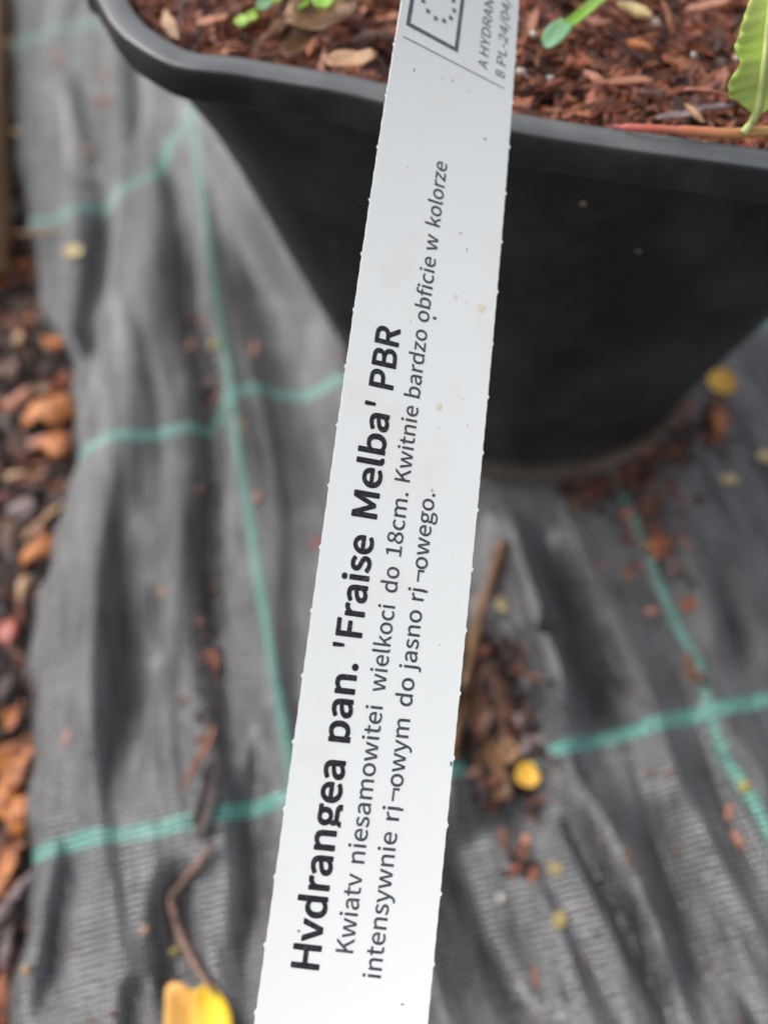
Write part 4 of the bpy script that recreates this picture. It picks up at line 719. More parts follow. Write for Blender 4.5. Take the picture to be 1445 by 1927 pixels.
write('printed_text', [('Hydrangea', -2.75, 28.0), ('pan.', 30.65, 42.75), ("'", 45.0, 45.7), ('Fraise', 46.68, 62.9), ('Melba', 65.65, 83.25), ("'", 84.2, 84.95), ('PBR', 87.5, 98.4)], 'b', 8.17, 5.35, M['ink'], 'bold black heading line of the printed text')
write('printed_text', [('KwiatV', .25, 11.7), ('niesamowiteI', 13.2, 36.7), ('wielkoci', 38.85, 52.4), ('do', 54.4, 58.55), ('18cm.', 60.3, 70.85), ('Kwitnie', 72.6, 85.6), ('bardzo', 87.1, 99.3), ('obficie', 100.7, 112.85), ('w', 114.0, 117.1), ('kolorze', 118.8, 131.5)], 'r', 12.95, 3.45, M['thin_ink'], 'thin grey line of text below the bold heading')
write('printed_text', [('intensywnie', -2.85, 18.2), ('r|', 19.9, 22.0), ('¬', 22.75, 24.75), ('owym', 24.9, 35.2), ('do', 37.1, 41.5), ('jasno', 42.5, 52.2), ('r|', 53.7, 55.7), ('¬', 56.7, 58.7), ('owego.', 58.8, 71.5)], 'r', 17.45, 3.45, M['thin_ink'], 'lowest thin grey line of the printed text')
write('printed_text', [('A', 154.0, 155.8), ('HYDRANGEA', 156.8, 176.5)], 'c', 18.9, 2.75, M['grey_ink'], 'upper case line beginning with A beside the flag')
write('printed_text', [('B', 154.1, 155.5), ('PL-24/04/495', 156.85, 178.5)], 'c', 22.85, 2.75, M['grey_ink'], 'number line beginning with B at the label edge')

def patch(V, Fc, u0, v0, u1, v1, off=INK_OFF):
    n = max(1, int(abs(u1 - u0) / 2)); b0 = len(V)
    for i in range(n + 1):
        u = u0 + (u1 - u0) * i / n
        V.append(lab(u, v0, off)); V.append(lab(u, v1, off))
    for i in range(n): a = b0 + 2 * i; Fc.append((a, a + 1, a + 3, a + 2))
V, Fc = [], []
patch(V, Fc, 151.9, 1.4, 152.12, 23.0)
mesh_obj('printed_rule', V, Fc, M['grey_ink'], label, smooth=False, loc=LAB_O)
V, Fc = [], []
fu0, fu1, fv0, fv1, ft = 154.4, 170.8, 1.5, 12.4, .8
patch(V, Fc, fu0, fv0, fu0 + ft, fv1); patch(V, Fc, fu1 - ft, fv0, fu1, fv1)
patch(V, Fc, fu0 + ft, fv0, fu1 - ft, fv0 + ft); patch(V, Fc, fu0 + ft, fv1 - ft, fu1 - ft, fv1)
mesh_obj('printed_frame', V, Fc, M['grey_ink'], label, smooth=False, loc=LAB_O)
V, Fc = [], []
for k in range(12):
    a = 2 * math.pi * k / 12 + .02
    cu, cv = 162.5 + 3.75 * math.cos(a), 7.1 + 3.45 * math.sin(a)
    b0 = len(V); V.append(lab(cu, cv, INK_OFF))
    for j in range(10):
        q = math.pi * j / 5; r_ = .72 if j % 2 == 0 else .30
        V.append(lab(cu + r_ * math.cos(q), cv + r_ * math.sin(q), INK_OFF))
    for j in range(10): Fc.append((b0, b0 + 1 + j, b0 + 1 + (j + 1) % 10))
mesh_obj('printed_stars', V, Fc, M['grey_ink'], label, smooth=False, loc=LAB_O)

def specks(name, items, mat, text):
    rr = random.Random(len(items))
    for u, v, ru, rv in items:
        V, Fc = [], []
        b0 = len(V); n = 12; V.append(lab(u, v, .05))
        for j in range(n):
            q = 2 * math.pi * j / n; k = rr.uniform(.75, 1.15)
            V.append(lab(u + ru * k * math.cos(q), v + rv * k * math.sin(q), .03))
        for j in range(n): Fc.append((b0, b0 + 1 + j, b0 + 1 + (j + 1) % n))
        o = mesh_obj(name, V, Fc, mat, label, smooth=False, loc=LAB_O)
        if text: o['label'] = text
specks('dirt_speck', [(101.9, 13.97, .32, .38), (146.75, 4.34, .45, .10), (29.2, 24.7, .45, .16), (-6.0, 21.06, .12, .3), (148.3, 12.1, .4, .08), (147.6, 10.0, .25, .08), (116.2, 18.5, .5, .07), (100.2, 9.9, .12, .12), (88.6, 20.6, .15, .07), (2.6, 4.6, .16, .2), (139.4, 19.9, .22, .3), (61.5, 21.6, .07, .07), (47.2, 20.9, .08, .1), (128, 5.7, .1, .1)], M['grey_ink'], None)
M['smudge'] = material('ochre_smudge', (.74, .64, .45), (.82, .77, .66), .6, 2500, 0)
specks('smudge', [(106.7, 17.3, .55, .35), (106.4, 19.4, .4, .3), (106.0, 22.3, .9, .75), (86.5, 16.4, .7, .55), (147.6, 15.3, .4, .3), (84.3, 21.8, .35, .3)], M['smudge'], 'faint ochre smudge')
specks('stain', [(71.95, 16.85, .26, .26), (119.0, 16.85, .30, .30)], M['ochre'], 'orange brown spot')

# ------------------------------------------------------------------ plants in the pot
M['leaf'] = material('young_leaf', (.16, .36, .035), (.25, .42, .06), .45, 140, .3, sss=.1)
M['blade'] = material('seedling_green', (.24, .47, .05), (.33, .52, .08), .4, 120, .1, sss=.1)
M['bluegreen'] = material('bluish_seed_leaf', (.16, .36, .18), (.22, .42, .22), .4, 120, .1, sss=.1)
M['hleaf'] = material('shrub_leaf', (.30, .42, .06), (.44, .46, .15), .5, 110, .5, lo=.4, hi=.8)
M['vein'] = material('pale_leaf_vein', (.44, .50, .17), (.38, .42, .14), .5, 100)
M['bark_stem'] = material('woody_stem', (.26, .17, .10), (.16, .10, .06), .7, 120, .8)
def red_stem_material():
    m = bpy.data.materials.new('red_shoot'); m.use_nodes = True
    n = m.node_tree.nodes; L = m.node_tree.links; b = n['Principled BSDF']
    tc = n.new('ShaderNodeTexCoord'); sp = n.new('ShaderNodeSeparateXYZ'); L.new(tc.outputs['Object'], sp.inputs[0])
    mr = n.new('ShaderNodeMapRange'); L.new(sp.outputs['X'], mr.inputs['Value']); mr.inputs['From Min'].default_value = -.030; mr.inputs['From Max'].default_value = .012
    r = n.new('ShaderNodeValToRGB'); e = r.color_ramp.elements
    e[0].position = 0; e[0].color = (.42, .06, .09, 1); e[1].position = 1; e[1].color = (.40, .36, .09, 1)
    k = e.new(.3); k.color = (.52, .13, .09, 1); k = e.new(.75); k.color = (.50, .24, .09, 1)
    L.new(mr.outputs[0], r.inputs[0]); L.new(r.outputs[0], b.inputs['Base Color']); b.inputs['Roughness'].default_value = .45
    return m
M['red_shoot'] = red_stem_material()

def leaf_mesh(mid, wl, wr, nrm, cup=.25, ns=5, thick=.25):
    """a leaf blade: mid = points of the midrib, wl / wr = half widths, nrm = blade normal"""
    V, Fc = [], []
    n = len(mid)
    for i in range(n):
        t = (mid[min(i + 1, n - 1)] - mid[max(i - 1, 0)]).normalized()
        s = nrm.cross(t).normalized(); up = t.cross(s)
        for k in range(-ns, ns + 1):
            w_ = (wl[i] if k < 0 else wr[i]); x = k / ns
            ripple = .06 * math.sin(i * 1.9 + k * .4) * abs(x)
            V.append(mid[i] - s * (-x * w_) + up * ((cup * x * x + ripple) * w_))
    m = 2 * ns + 1
    for i in range(n - 1):
        for k in range(m - 1): a = i * m + k; Fc.append((a, a + 1, a + m + 1, a + m))
    return V, Fc
def add_solid(o, th):
    s = o.modifiers.new('thickness', 'SOLIDIFY'); s.thickness = th * MM; s.offset = 0

# shrub shoot lying along the rim on the right, with one leaf standing up from it
sb = at(1398, 250, 176)
shoot = empty('shrub_shoot', sb)
tag(shoot, 'red and green shrub shoot with one serrated leaf lying on the pot rim', 'shoot')
pts = [at(1150, 238, 174.3), at(1185, 240, 175), at(1230, 242, 175.6), at(1300, 247, 175.6), at(1360, 251, 175.8), at(1400, 250, 176), at(1450, 247, 176.5), at(1540, 246, 177), at(1700, 215, 178)]
V, Fc = tube(catmull(pts, 5), [.3] * 4 + [.7] * 10 + [.95] * 27, 9, .06, 2)
mesh_obj('stem', V, Fc, M['red_shoot'], shoot, loc=sb)
rib = [at(1398, 250, 176.4), at(1413, 232, 178), at(1424, 207, 180.5), at(1430, 175, 183), at(1434, 145, 185.5), at(1438, 110, 188), at(1441, 75, 190), at(1445, 35, 192.5), at(1450, -10, 195), at(1455, -50, 197)]
ribc = [Vector(p) for p in catmull(rib, 5)]
V, Fc = tube(ribc, [.85 * (1 - .6 * i / len(ribc)) for i in range(len(ribc))], 8, .05, 3)
st = mesh_obj('petiole', V, Fc, M['vein'], shoot, loc=sb)
lm = ribc[8:]
n_ = len(lm)
wl = []; wr = []
for i in range(n_):
    k = 8 + i
    f = .93 + .07 * ((i * .42) % 1.0)
    wl.append(f * float(np.interp(k, [8, 10, 12, 15, 17.5, 20, 23, 25, 26.5, 29, 31, 33, 36, 40, 45], [.3, 1.5, 3.4, 4.4, 4.9, 4.3, 2.4, 1.3, 1.8, 3.3, 4.3, 3.3, 4.5, 3.5, .3])))
    wr.append(f * float(np.interp(k, [8, 11, 15, 20, 24, 28, 32, 40, 45], [.3, 2.5, 5.5, 6.2, 4.2, 5.6, 5.0, 3.5, .3])))
V, Fc = leaf_mesh(lm, wl, wr, Vector((-.25, -.75, .6)).normalized(), .22)
lf = mesh_obj('leaf', V, Fc, M['hleaf'], shoot, loc=sb); add_solid(lf, .25)
lm2 = [Vector(p) for p in catmull([at(1428, 48, 184), at(1440, 28, 187), at(1455, 5, 190), at(1475, -30, 194)], 5)]
V, Fc = leaf_mesh(lm2, [.3 + 2.6 * math.sin(math.pi * i / (len(lm2) - 1)) for i in range(len(lm2))], [.3 + 2.2 * math.sin(math.pi * i / (len(lm2) - 1)) for i in range(len(lm2))], Vector((-.3, -.6, .7)), .2)
lf = mesh_obj('leaf', V, Fc, M['blade'], shoot, loc=sb); add_solid(lf, .25)

# seedling with a blade and a bluish seed leaf, right of the label
s0 = at(1150, -20, 172)
sd = empty('seedling', s0)
tag(sd, 'green seedling with a flat blade and a bluish tip leaf right of the label', 'seedling')
lm = [Vector(p) for p in catmull([at(1175, -45, 174), at(1140, -12, 177), at(1105, 18, 178), at(1078, 40, 177.5), at(1060, 52, 177)], 6)]
hw = [1.5] * len(lm)
for i in range(len(lm)): hw[i] = 1.45 - .35 * (i / len(lm))
V, Fc = leaf_mesh(lm, hw, hw, Vector((-.2, -.5, .85)), .3, 3)
o = mesh_obj('blade', V, Fc, M['blade'], sd, loc=s0); add_solid(o, .4)
lm = [Vector(p) for p in catmull([at(1066, 42, 177.4), at(1055, 54, 177.2), at(1042, 67, 176.4), at(1030, 80, 175.4), at(1024, 87, 174.8)], 6)]
hw = [.25 + 2.0 * math.sin(math.pi * min(1, (i + 1.5) / len(lm) * .86 + .1)) ** .8 for i in range(len(lm))]
V, Fc = leaf_mesh(lm, hw, hw, Vector((-.2, -.5, .85)), .15, 4)
o = mesh_obj('seed_leaf', V, Fc, M['bluegreen'], sd, loc=s0); add_solid(o, .4)

def clover(px, py, lobes, label_text, stem_to):
    c = at(px, py, 170)
    r = empty('seedling', c); tag(r, label_text, 'seedling')
    for (qx, qy, z, w_px, h_px, ang, mk) in lobes:
        q = at(qx, qy, z); s = depth(qx, qy, z) / F_PX
        a = w_px * s / 2; L_ = h_px * s
        d = Vector((math.cos(ang), math.sin(ang), .15))
        lm = [q + d * (L_ * (t - .5)) for t in [i / 9 for i in range(10)]]
        hw = [.1 + a * math.sin(math.pi * (i + .6) / 10.2) ** .6 for i in range(10)]
        V, Fc = leaf_mesh(lm, hw, hw, Vector((0, -.35, .9)), .18, 4)
        o = mesh_obj('leaf', V, Fc, M[mk], r, loc=c); add_solid(o, .3)
        V, Fc = tube(catmull([q - d * L_ * .45, (q + at(*stem_to, 168)) / 2 + Vector((0, 0, .8)), at(*stem_to, 165)], 5), .4, 6)
        mesh_obj('stem', V, Fc, M['blade'], r, loc=c)
clover(463, 36, [(455, 40, 172, 24, 26, 2.2, 'blade'), (474, 31, 173, 20, 22, .4, 'blade'), (497, 8, 174, 24, 30, .9, 'bluegreen'), (520, -4, 174, 22, 26, .3, 'leaf')], 'small lobed bright green seedling near the left corner of the pot', (490, 22))
clover(605, -8, [(572, 2, 174, 22, 42, 1.0, 'blade'), (609, 0, 176, 40, 46, 1.5, 'blade')], 'bright green round leaved seedling cut by the top edge', (596, -30))

# woody stem of the shrub that the label is fastened to
sp0 = Vector(lab(218, 12.5)) + Vector((3, 8, 0))
V, Fc = tube([Vector((sp0.x + 2, sp0.y + 6, 160)), Vector((sp0.x + 1, sp0.y + 2, 190)), Vector((sp0.x, sp0.y + .5, 220)), Vector((sp0.x - 2, sp0.y + 1, 260)), Vector((sp0.x + 2, sp0.y + 4, 330))], [4.2, 3.8, 3.5, 3.2, 2.6], 12, .05, 4)
stem = mesh_obj('woody_shrub', V, Fc, M['bark_stem'], loc=(sp0.x, sp0.y, 160))
tag(stem, 'brown woody shrub stem standing in the mulch behind the label', 'stem')

# ------------------------------------------------------------------ single things that lie about
def lump(sx, sy, sz, seed, rough=.25, sub=3):
    """an angular, split chip: a ball cut by random planes, with a slightly rough skin"""
    bm = bmesh.new(); bmesh.ops.create_icosphere(bm, subdivisions=sub, radius=1)
    rr = random.Random(seed); off = Vector((rr.uniform(0, 99), rr.uniform(0, 99), rr.uniform(0, 99)))
    planes = []
    if rough > .2:
        for k in range(8):
            n_ = Vector((rr.gauss(0, 1), rr.gauss(0, 1), rr.gauss(0, .6))).normalized()
            planes.append((n_, rr.uniform(.45, .9)))
        planes.append((Vector((rr.uniform(-.25, .25), rr.uniform(-.25, .25), 1)).normalized(), .6))
    V = []
    for v in bm.verts:
        d = v.co.normalized(); k = 1.0
        for n_, dd in planes:
            c = n_.dot(d)
            if c > .05: k = min(k, dd / c)
        k *= 1 + rough * .35 * noise.noise(d * 2.7 + off) + rough * .25 * noise.noise(d * 7 + off)
        p = d * (k * 1.12)
        V.append(Vector((p.x * sx, p.y * sy, p.z * sz)))
    Fc = [tuple(v.index for v in f.verts) for f in bm.faces]
    bm.free()
    return V, Fc
def flake(sx, sy, seed, cup=.25, irr=1.0):
    """a thin, curled petal or leaf scrap with an uneven outline"""
    rr = random.Random(seed); V = [Vector((0, 0, 0))]; Fc = []
    ph = rr.uniform(0, 6); n = 20; nr = 4
    for k in range(1, nr + 1):
        for j in range(n):
            q = 2 * math.pi * j / n
            k_ = k / nr * (1 + irr * (.20 * math.sin(2 * q + ph) + .14 * math.sin(3 * q + 2.3 * ph) + .10 * math.sin(5 * q + 2 * ph) + .05 * math.sin(9 * q + ph)))
            x, y = math.cos(q) * k_, math.sin(q) * k_
            V.append(Vector((x * sx, y * sy, (cup * (x * x * .8 + y * y) + .08 * math.sin(3 * x + ph) * k_) * min(sx, sy))))
    for j in range(n): Fc.append((0, 1 + j, 1 + (j + 1) % n))
    for k in range(nr - 1):
        for j in range(n):
            a = 1 + k * n + j; b_ = 1 + k * n + (j + 1) % n
            Fc.append((a, a + n, b_ + n, b_))
    return V, Fc
CAT = {'bark_chip': 'bark chip', 'petal': 'petal', 'grit': 'grain', 'splinter': 'splinter', 'leaf_scrap': 'dead leaf'}
def lay(kind, px, py, wpx, hpx, ang, mk, text, group, z=None, thick=None, lift=0.0, tilt=None):
    """put one small thing where the sight line meets what carries it"""
    zz = 0.0 if z is None else z
    if z is None:
        for _ in range(4):
            p = at(px, py, zz); zz = fh(p.x, p.y)
    p = at(px, py, zz); s = depth(px, py, zz) / F_PX
    a = max(.5, wpx * s / 2); b_ = max(.5, hpx * s / 2)
    sd_ = int(px * 7 + py * 13)
    rr = random.Random(sd_)
    if kind == 'bark_chip' and mk == 'orange' and px < 140: a *= 1.25; b_ *= 1.25
    elif kind == 'bark_chip': 
        f_ = rr.uniform(.5, .9)
        if a < b_: a = max(.4, a * f_); b_ *= 1.1
        else: b_ = max(.4, b_ * f_); a *= 1.1
    flat = kind == 'bark_chip' and thick is None and (mk in ('orange', 'salmon', 'tan', 'rust', 'brown', 'mauve')) and (rr.random() < .72 or (mk == 'orange' and px < 140))
    if flat:
        V, Fc = flake(a * 1.05, b_ * 1.1, sd_, .38 * rr.choice((-1, 1)), 1.35); tz = .12 * min(a, b_)
    elif kind in ('petal', 'leaf_scrap'):
        V, Fc = flake(a, b_, sd_, .3 if kind == 'petal' else .5, .3 if kind == 'petal' else 1.0); tz = .4
    elif kind == 'splinter':
        Vs, Fs, T, U = [], [], [], []
        sliver(Vs, Fs, T, U, Vector((0, 0, 0)), 0, 0, 2 * a, 2 * b_, max(.6, b_ * .8), (1, 1, 1), rr, rr.uniform(-.2, .2)); V, Fc = Vs, Fs; tz = b_ * .4
    else:
        th = thick or max(.5, min(a, b_) * (.45 if kind == 'bark_chip' else .8)); V, Fc = lump(a, b_, th, sd_, .28 if kind == 'bark_chip' or mk == 'white' else .15); tz = th * (.75 if mk != 'white' else .25)
    Mx = Matrix.Rotation(ang, 3, 'Z')
    t1 = rr.uniform(-.3, .3) if tilt is None else tilt
    Mx = Mx @ Matrix.Rotation(t1, 3, 'X') @ Matrix.Rotation(rr.uniform(-.15, .15), 3, 'Y')
    c = Vector((p.x, p.y, zz + tz + lift))
    V = [Mx @ v + c for v in V]
    o = mesh_obj(kind, V, Fc, M[mk], smooth=flat or kind in ('petal', 'leaf_scrap'), loc=c)
    if kind in ('petal', 'leaf_scrap'): add_solid(o, .3)
    elif flat: add_solid(o, min(1.3, .25 * min(a, b_)))
    return tag(o, text, CAT[kind], group)

GUT = 'chips of bark in the gutter at the left'
ON = 'scraps lying on the ground fabric'
POTG = 'larger pieces on the mulch in the pot'
SEAM = 'chips in the fold beside the label'
SHED = 'chips shed at the foot of the pot'
B = 'bark_chip'
M['deadleaf'] = material('brown_dead_leaf', (.26, .14, .06), (.13, .07, .035), .55, 150, .6)
ITEMS = [
 # gutter along the left edge
 (B, 55, 497, 52, 34, 0, 'orange', 'orange bark chip at the far end of the left gutter', GUT, -12),
 (B, 40, 575, 60, 40, .5, 'dark', 'blackish bark chip below the farthest orange one in the gutter', GUT, -13),
 (B, 35, 638, 26, 42, .3, 'tan', 'tan upright chip in the gutter beside an orange one', GUT, -11),
 (B, 112, 647, 40, 32, .2, 'orange', 'dull orange chip touching the bulge of the fabric edge', GUT, -8),
 (B, 95, 600, 44, 24, .2, 'mauve', 'greyish chip between two orange chips, left gutter', GUT, -12),
 (B, 38, 745, 34, 50, -.6, 'salmon', 'pinkish tan oblong chip left of the big orange chip', GUT, -8),
 (B, 92, 768, 66, 54, .7, 'orange', 'largest orange bark chip of the gutter, upper one of the orange pair', GUT, -6),
 (B, 76, 830, 42, 38, .2, 'salmon', 'salmon chip left under the large orange chip', GUT, -9),
 (B, 108, 829, 46, 38, -.4, 'orange', 'bright orange chip, lower one of the orange pair by the fabric edge', GUT, -7),
 (B, 70, 735, 50, 22, .3, 'tan', 'tan chip just above the largest orange chip', GUT, -11),
 (B, 28, 893, 34, 32, 0, 'tan', 'small rounded tan chip at the left frame edge, midway down', GUT, -9),
 (B, 92, 968, 110, 24, 1.0, 'tan', 'long tan splint of bark slanting across the gutter', GUT, -7),
 (B, 45, 950, 56, 46, .4, 'mauve', 'lavender grey chip left of the long tan splint', GUT, -9),
 (B, 80, 1032, 44, 36, .5, 'orange', 'curled orange chip under the long tan splint', GUT, -8),
 (B, 42, 1105, 40, 44, .2, 'tan', 'dull tan chip next to the fabric edge below the curled orange one', GUT, -10),
 (B, 18, 1190, 46, 60, .2, 'red', 'dark red chip at the left frame edge', GUT, -10),
 (B, 36, 1235, 34, 40, .9, 'brown', 'brown chip beside the dark red chip', GUT, -11),
 (B, 25, 1352, 26, 24, 0, 'orange', 'tiny orange chip above the lower orange heap', GUT, -10),
 (B, 14, 1300, 40, 50, 0, 'dark', 'black chip above the tiny orange chip', GUT, -12),
 (B, 30, 1438, 42, 70, -.3, 'orange', 'tall orange chip topping the lower orange heap', GUT, -7),
 (B, 33, 1530, 46, 44, .3, 'orange', 'orange chip in the middle of the lower heap', GUT, -7),
 (B, 8, 1500, 30, 50, .2, 'orange', 'orange chip cut by the left frame edge in the lower heap', GUT, -8),
 (B, 24, 1592, 36, 30, .3, 'rust', 'rust brown chip under the middle orange chip', GUT, -9),
 (B, 12, 1640, 34, 50, .1, 'orange', 'lowest orange chip of the lower heap', GUT, -8),
 (B, 24, 1688, 76, 44, 1.0, 'mauve', 'big mauve grey chip below the orange heap', GUT, -7),
 (B, 12, 1790, 40, 80, -.2, 'mauve', 'dark mauve chip near the lower left corner', GUT, -9),
 (B, 10, 1885, 40, 70, .1, 'rust', 'rust coloured chip in the lower left corner', GUT, -10),
 (B, 20, 690, 40, 40, .7, 'brown', 'brown chip between the tan and the pinkish chip', GUT, -11),
 (B, 20, 1020, 46, 60, .2, 'brown', 'brown chip at the left frame edge beside the curled orange one', GUT, -11),
 (B, 60, 900, 40, 30, .3, 'rust', 'small rusty chip right of the rounded tan one', GUT, -11),
 (B, 28, 400, 40, 70, .2, 'mauve', 'dull mauve chip beyond the tan cord', GUT, -13),
 (B, 24, 350, 34, 50, .1, 'rust', 'rust chip beside the wooden board', GUT, -13),
 # on the fabric left of the pot
 ('petal', 140, 476, 34, 28, .2, 'cream', 'cream petal on bare fabric above the orange chips', ON, None),
 (B, 207, 190, 46, 14, .3, 'salmon', 'thin pinkish bark strip under the pot corner', ON, None),
 (B, 203, 140, 30, 12, .3, 'salmon', 'faint pink scrap between the pot corner and a teal line', ON, None),
 (B, 160, 280, 34, 16, .1, 'tan', 'faint tan scrap above the second teal line', ON, None),
 (B, 165, 347, 54, 12, .08, 'dark', 'flat black bark strip above the second teal line', ON, None),
 ('petal', 24, 85, 24, 22, 0, 'cream', 'cream petal at the end of the farthest teal line', ON, None),
 ('petal', 32, 250, 14, 16, 0, 'cream', 'tiny cream petal beside the wooden board', ON, None),
 (B, 112, 112, 16, 14, 0, 'salmon', 'tiny pink scrap under the farthest teal line', ON, None),
 (B, 355, 655, 22, 40, .1, 'salmon', 'pale pink chip left of the debris by the long teal line', ON, None),
 (B, 395, 662, 32, 42, .2, 'dark', 'black chip in the debris by the long teal line', ON, None),
 (B, 402, 655, 18, 24, .1, 'olive', 'olive scrap on the black chip by the long teal line', ON, None, None, 1.5),
 (B, 409, 752, 28, 26, .4, 'red', 'dark red chip at the teal line crossing', ON, None),
 (B, 385, 725, 20, 30, .3, 'brown', 'brown chip above left of the dark red one', ON, None),
 (B, 360, 600, 30, 24, .3, 'rust', 'rusty chip at the top of the debris strip', ON, None),
 (B, 457, 800, 8, 44, -.1, 'tan', 'narrow tan splint right of the long teal line', ON, None),
 (B, 478, 660, 18, 34, 0, 'salmon', 'faint pink chip right of the long teal line', ON, None),
 (B, 398, 1242, 36, 40, .2, 'rust', 'rust chip above the dark curled leaf', ON, None),
 (B, 408, 1236, 22, 36, .2, 'dark', 'black chip against the rust one, left sheet', ON, None),
 (B, 344, 1320, 22, 20, 0, 'brown', 'small brown chip left of the dark curled leaf', ON, None),
 (B, 125, 1388, 16, 40, -.2, 'salmon', 'salmon chip alone on the pale left fold', ON, None),
 (B, 310, 1112, 20, 16, 0, 'salmon', 'pink speck of bark on the left sheet', ON, None),
 (B, 400, 1110, 14, 14, 0, 'rust', 'rusty speck of bark on the left sheet', ON, None),
 (B, 390, 990, 14, 16, 0, 'rust', 'rusty speck above the pink one', ON, None),
 (B, 484, 935, 16, 16, 0, 'salmon', 'pink crumb right of the long teal line', ON, None),
 (B, 595, 1026, 16, 24, 0, 'red', 'bright red crumb touching the label edge', ON, None),
 ('leaf_scrap', 392, 1500, 40, 135, -.15, 'dark', 'dark curled dead leaf crossing the lower teal line', ON, None),
 (B, 378, 1420, 14, 90, -.35, 'rust', 'thin rusty strip along the dark curled leaf', ON, None),
 ('grit', 52, 1826, 16, 16, 0, 'tan', 'tan crumb at the lower left corner', ON, None),
 ('grit', 275, 1750, 12, 14, 0, 'tan', 'tan crumb left of the jointed twig', ON, None),
 ('grit', 331, 1790, 18, 12, .4, 'olive', 'greenish crumb against the jointed twig', ON, None),
 # right of the pot and of the label
 ('petal', 1354, 722, 58, 50, .3, 'yellow', 'round yellow petal right of the pot', SHED, None),
 (B, 1350, 792, 46, 70, -.3, 'orange', 'orange chip right under the yellow petal by the pot', SHED, None),
 ('petal', 1371, 905, 36, 24, .1, 'cream', 'cream petal on the grey fabric right of the pot', SHED, None),
 ('petal', 1440, 861, 34, 26, .1, 'cream', 'cream petal cut by the right frame edge', SHED, None),
 (B, 1295, 770, 40, 30, .8, 'rust', 'rust chip wedged against the pot foot, nearest the yellow petal', SHED, None),
 (B, 1270, 800, 44, 40, .6, 'brown', 'brown chip wedged against the pot foot', SHED, None),
 (B, 1225, 850, 50, 22, .6, 'rust', 'flat rusty chip along the pot foot', SHED, None),
 (B, 1185, 880, 30, 22, .4, 'red', 'reddish chip at the pot foot by the teal line', SHED, None),
 (B, 1078, 900, 28, 24, .4, 'rust', 'rusty chip under the front of the pot foot', SHED, None),
 (B, 1225, 948, 42, 34, .3, 'brown', 'brown chip right of the broken teal line', SHED, None),
 (B, 1178, 967, 28, 16, .2, 'salmon', 'pinkish crumb on the upper right teal line', SHED, None),
 (B, 1245, 1008, 40, 70, -.4, 'rust', 'long rusty chip right of the teal line', SHED, None),
 (B, 1284, 935, 22, 70, .1, 'mauve', 'narrow mauve chip right of the long rusty one', SHED, None),
 (B, 1262, 1060, 22, 40, -.2, 'mauve', 'mauve chip below the long rusty one', SHED, None),
 (B, 1304, 1138, 50, 30, .1, 'rust', 'oval rusty chip right of the teal line', SHED, None),
 (B, 1224, 1150, 36, 20, .2, 'salmon', 'faint pink chip left of the teal line', SHED, None),
 (B, 1300, 1264, 38, 42, .2, 'brown', 'dark brown chip covering the teal line', SHED, None),
 # fold right of the label
 ('petal', 947, 1138, 30, 30, .2, 'cream', 'cream petal in the fold beside the brown stalk', SEAM, None),
 (B, 922, 1225, 50, 36, -.4, 'orange', 'orange chip in the fold below the cream petal', SEAM, None),
 ('leaf_scrap', 930, 1385, 62, 150, .25, 'deadleaf', 'large brown dead leaf on the heap beside the label', SEAM, None, None, 2.5),
 ('leaf_scrap', 1003, 1395, 34, 140, .45, 'mauve', 'long greyish dead leaf along the right rim of the heap', SEAM, None, None, 1.5),
 ('leaf_scrap', 905, 1330, 50, 110, -.3, 'brown', 'brown dead leaf scrap at the top of the heap by the label', SEAM, None, None, 4.0),
 ('leaf_scrap', 965, 1340, 44, 110, .5, 'brown', 'brown dead leaf scrap on the right flank of the heap', SEAM, None, None, 3.5),
 ('leaf_scrap', 925, 1465, 46, 90, .4, 'deadleaf', 'curled brown leaf scrap left of the yellow petal', SEAM, None, None, 4.0),
 ('leaf_scrap', 960, 1405, 40, 100, -.2, 'tan', 'tan leaf scrap in the middle of the heap', SEAM, None, None, 4.5),
 (B, 892, 1240, 26, 40, -.2, 'rust', 'rust chip between the label and the orange chip', SEAM, None),
 (B, 890, 1320, 40, 60, .5, 'rust', 'rust chip touching the label at the upper end of the heap', SEAM, None),
 (B, 935, 1350, 36, 90, -.2, 'tan', 'tan upright chip in the heap beside the label', SEAM, None),
 (B, 965, 1310, 40, 60, -.3, 'brown', 'brown chip at the right of the heap top', SEAM, None),
 (B, 1000, 1375, 34, 80, -.5, 'mauve', 'mauve chip at the right rim of the heap', SEAM, None),
 (B, 905, 1400, 46, 40, .2, 'mauve', 'grey brown chip in the heap beside the label', SEAM, None),
 (B, 960, 1410, 34, 60, .3, 'brown', 'brown chip above the yellow petal', SEAM, None),
 (B, 915, 1470, 30, 56, .6, 'brown', 'curved brown chip left of the yellow petal', SEAM, None),
 (B, 952, 1500, 40, 40, .3, 'mauve', 'mauve chip left under the yellow petal', SEAM, None),
 (B, 870, 1350, 30, 50, .3, 'brown', 'brown chip half under the label edge', SEAM, None),
 ('petal', 988, 1463, 46, 42, .2, 'yellow', 'round yellow petal at the foot of the heap beside the label', SEAM, None, None, 4.0),
 (B, 990, 1585, 24, 72, -.4, 'salmon', 'long salmon chip below the yellow petal', SEAM, None),
 (B, 946, 1580, 26, 30, .2, 'brown', 'small brown chip left of the long salmon one', SEAM, None),
 (B, 975, 1635, 20, 18, 0, 'red', 'red crumb under the long salmon chip', SEAM, None),
 ('petal', 1043, 1635, 24, 24, .4, 'drab', 'drab yellow petal right of the long salmon chip', SEAM, None),
 ('petal', 1052, 1732, 24, 36, -.5, 'drab', 'drab yellow petal lowest of those right of the label', SEAM, None),
 ('grit', 943, 1690, 16, 16, 0, 'grey', 'whitish crumb in the dark fold right of the label', SEAM, None),
 (B, 1009, 1848, 16, 36, .1, 'rust', 'red orange chip low in the dark fold', SEAM, None),
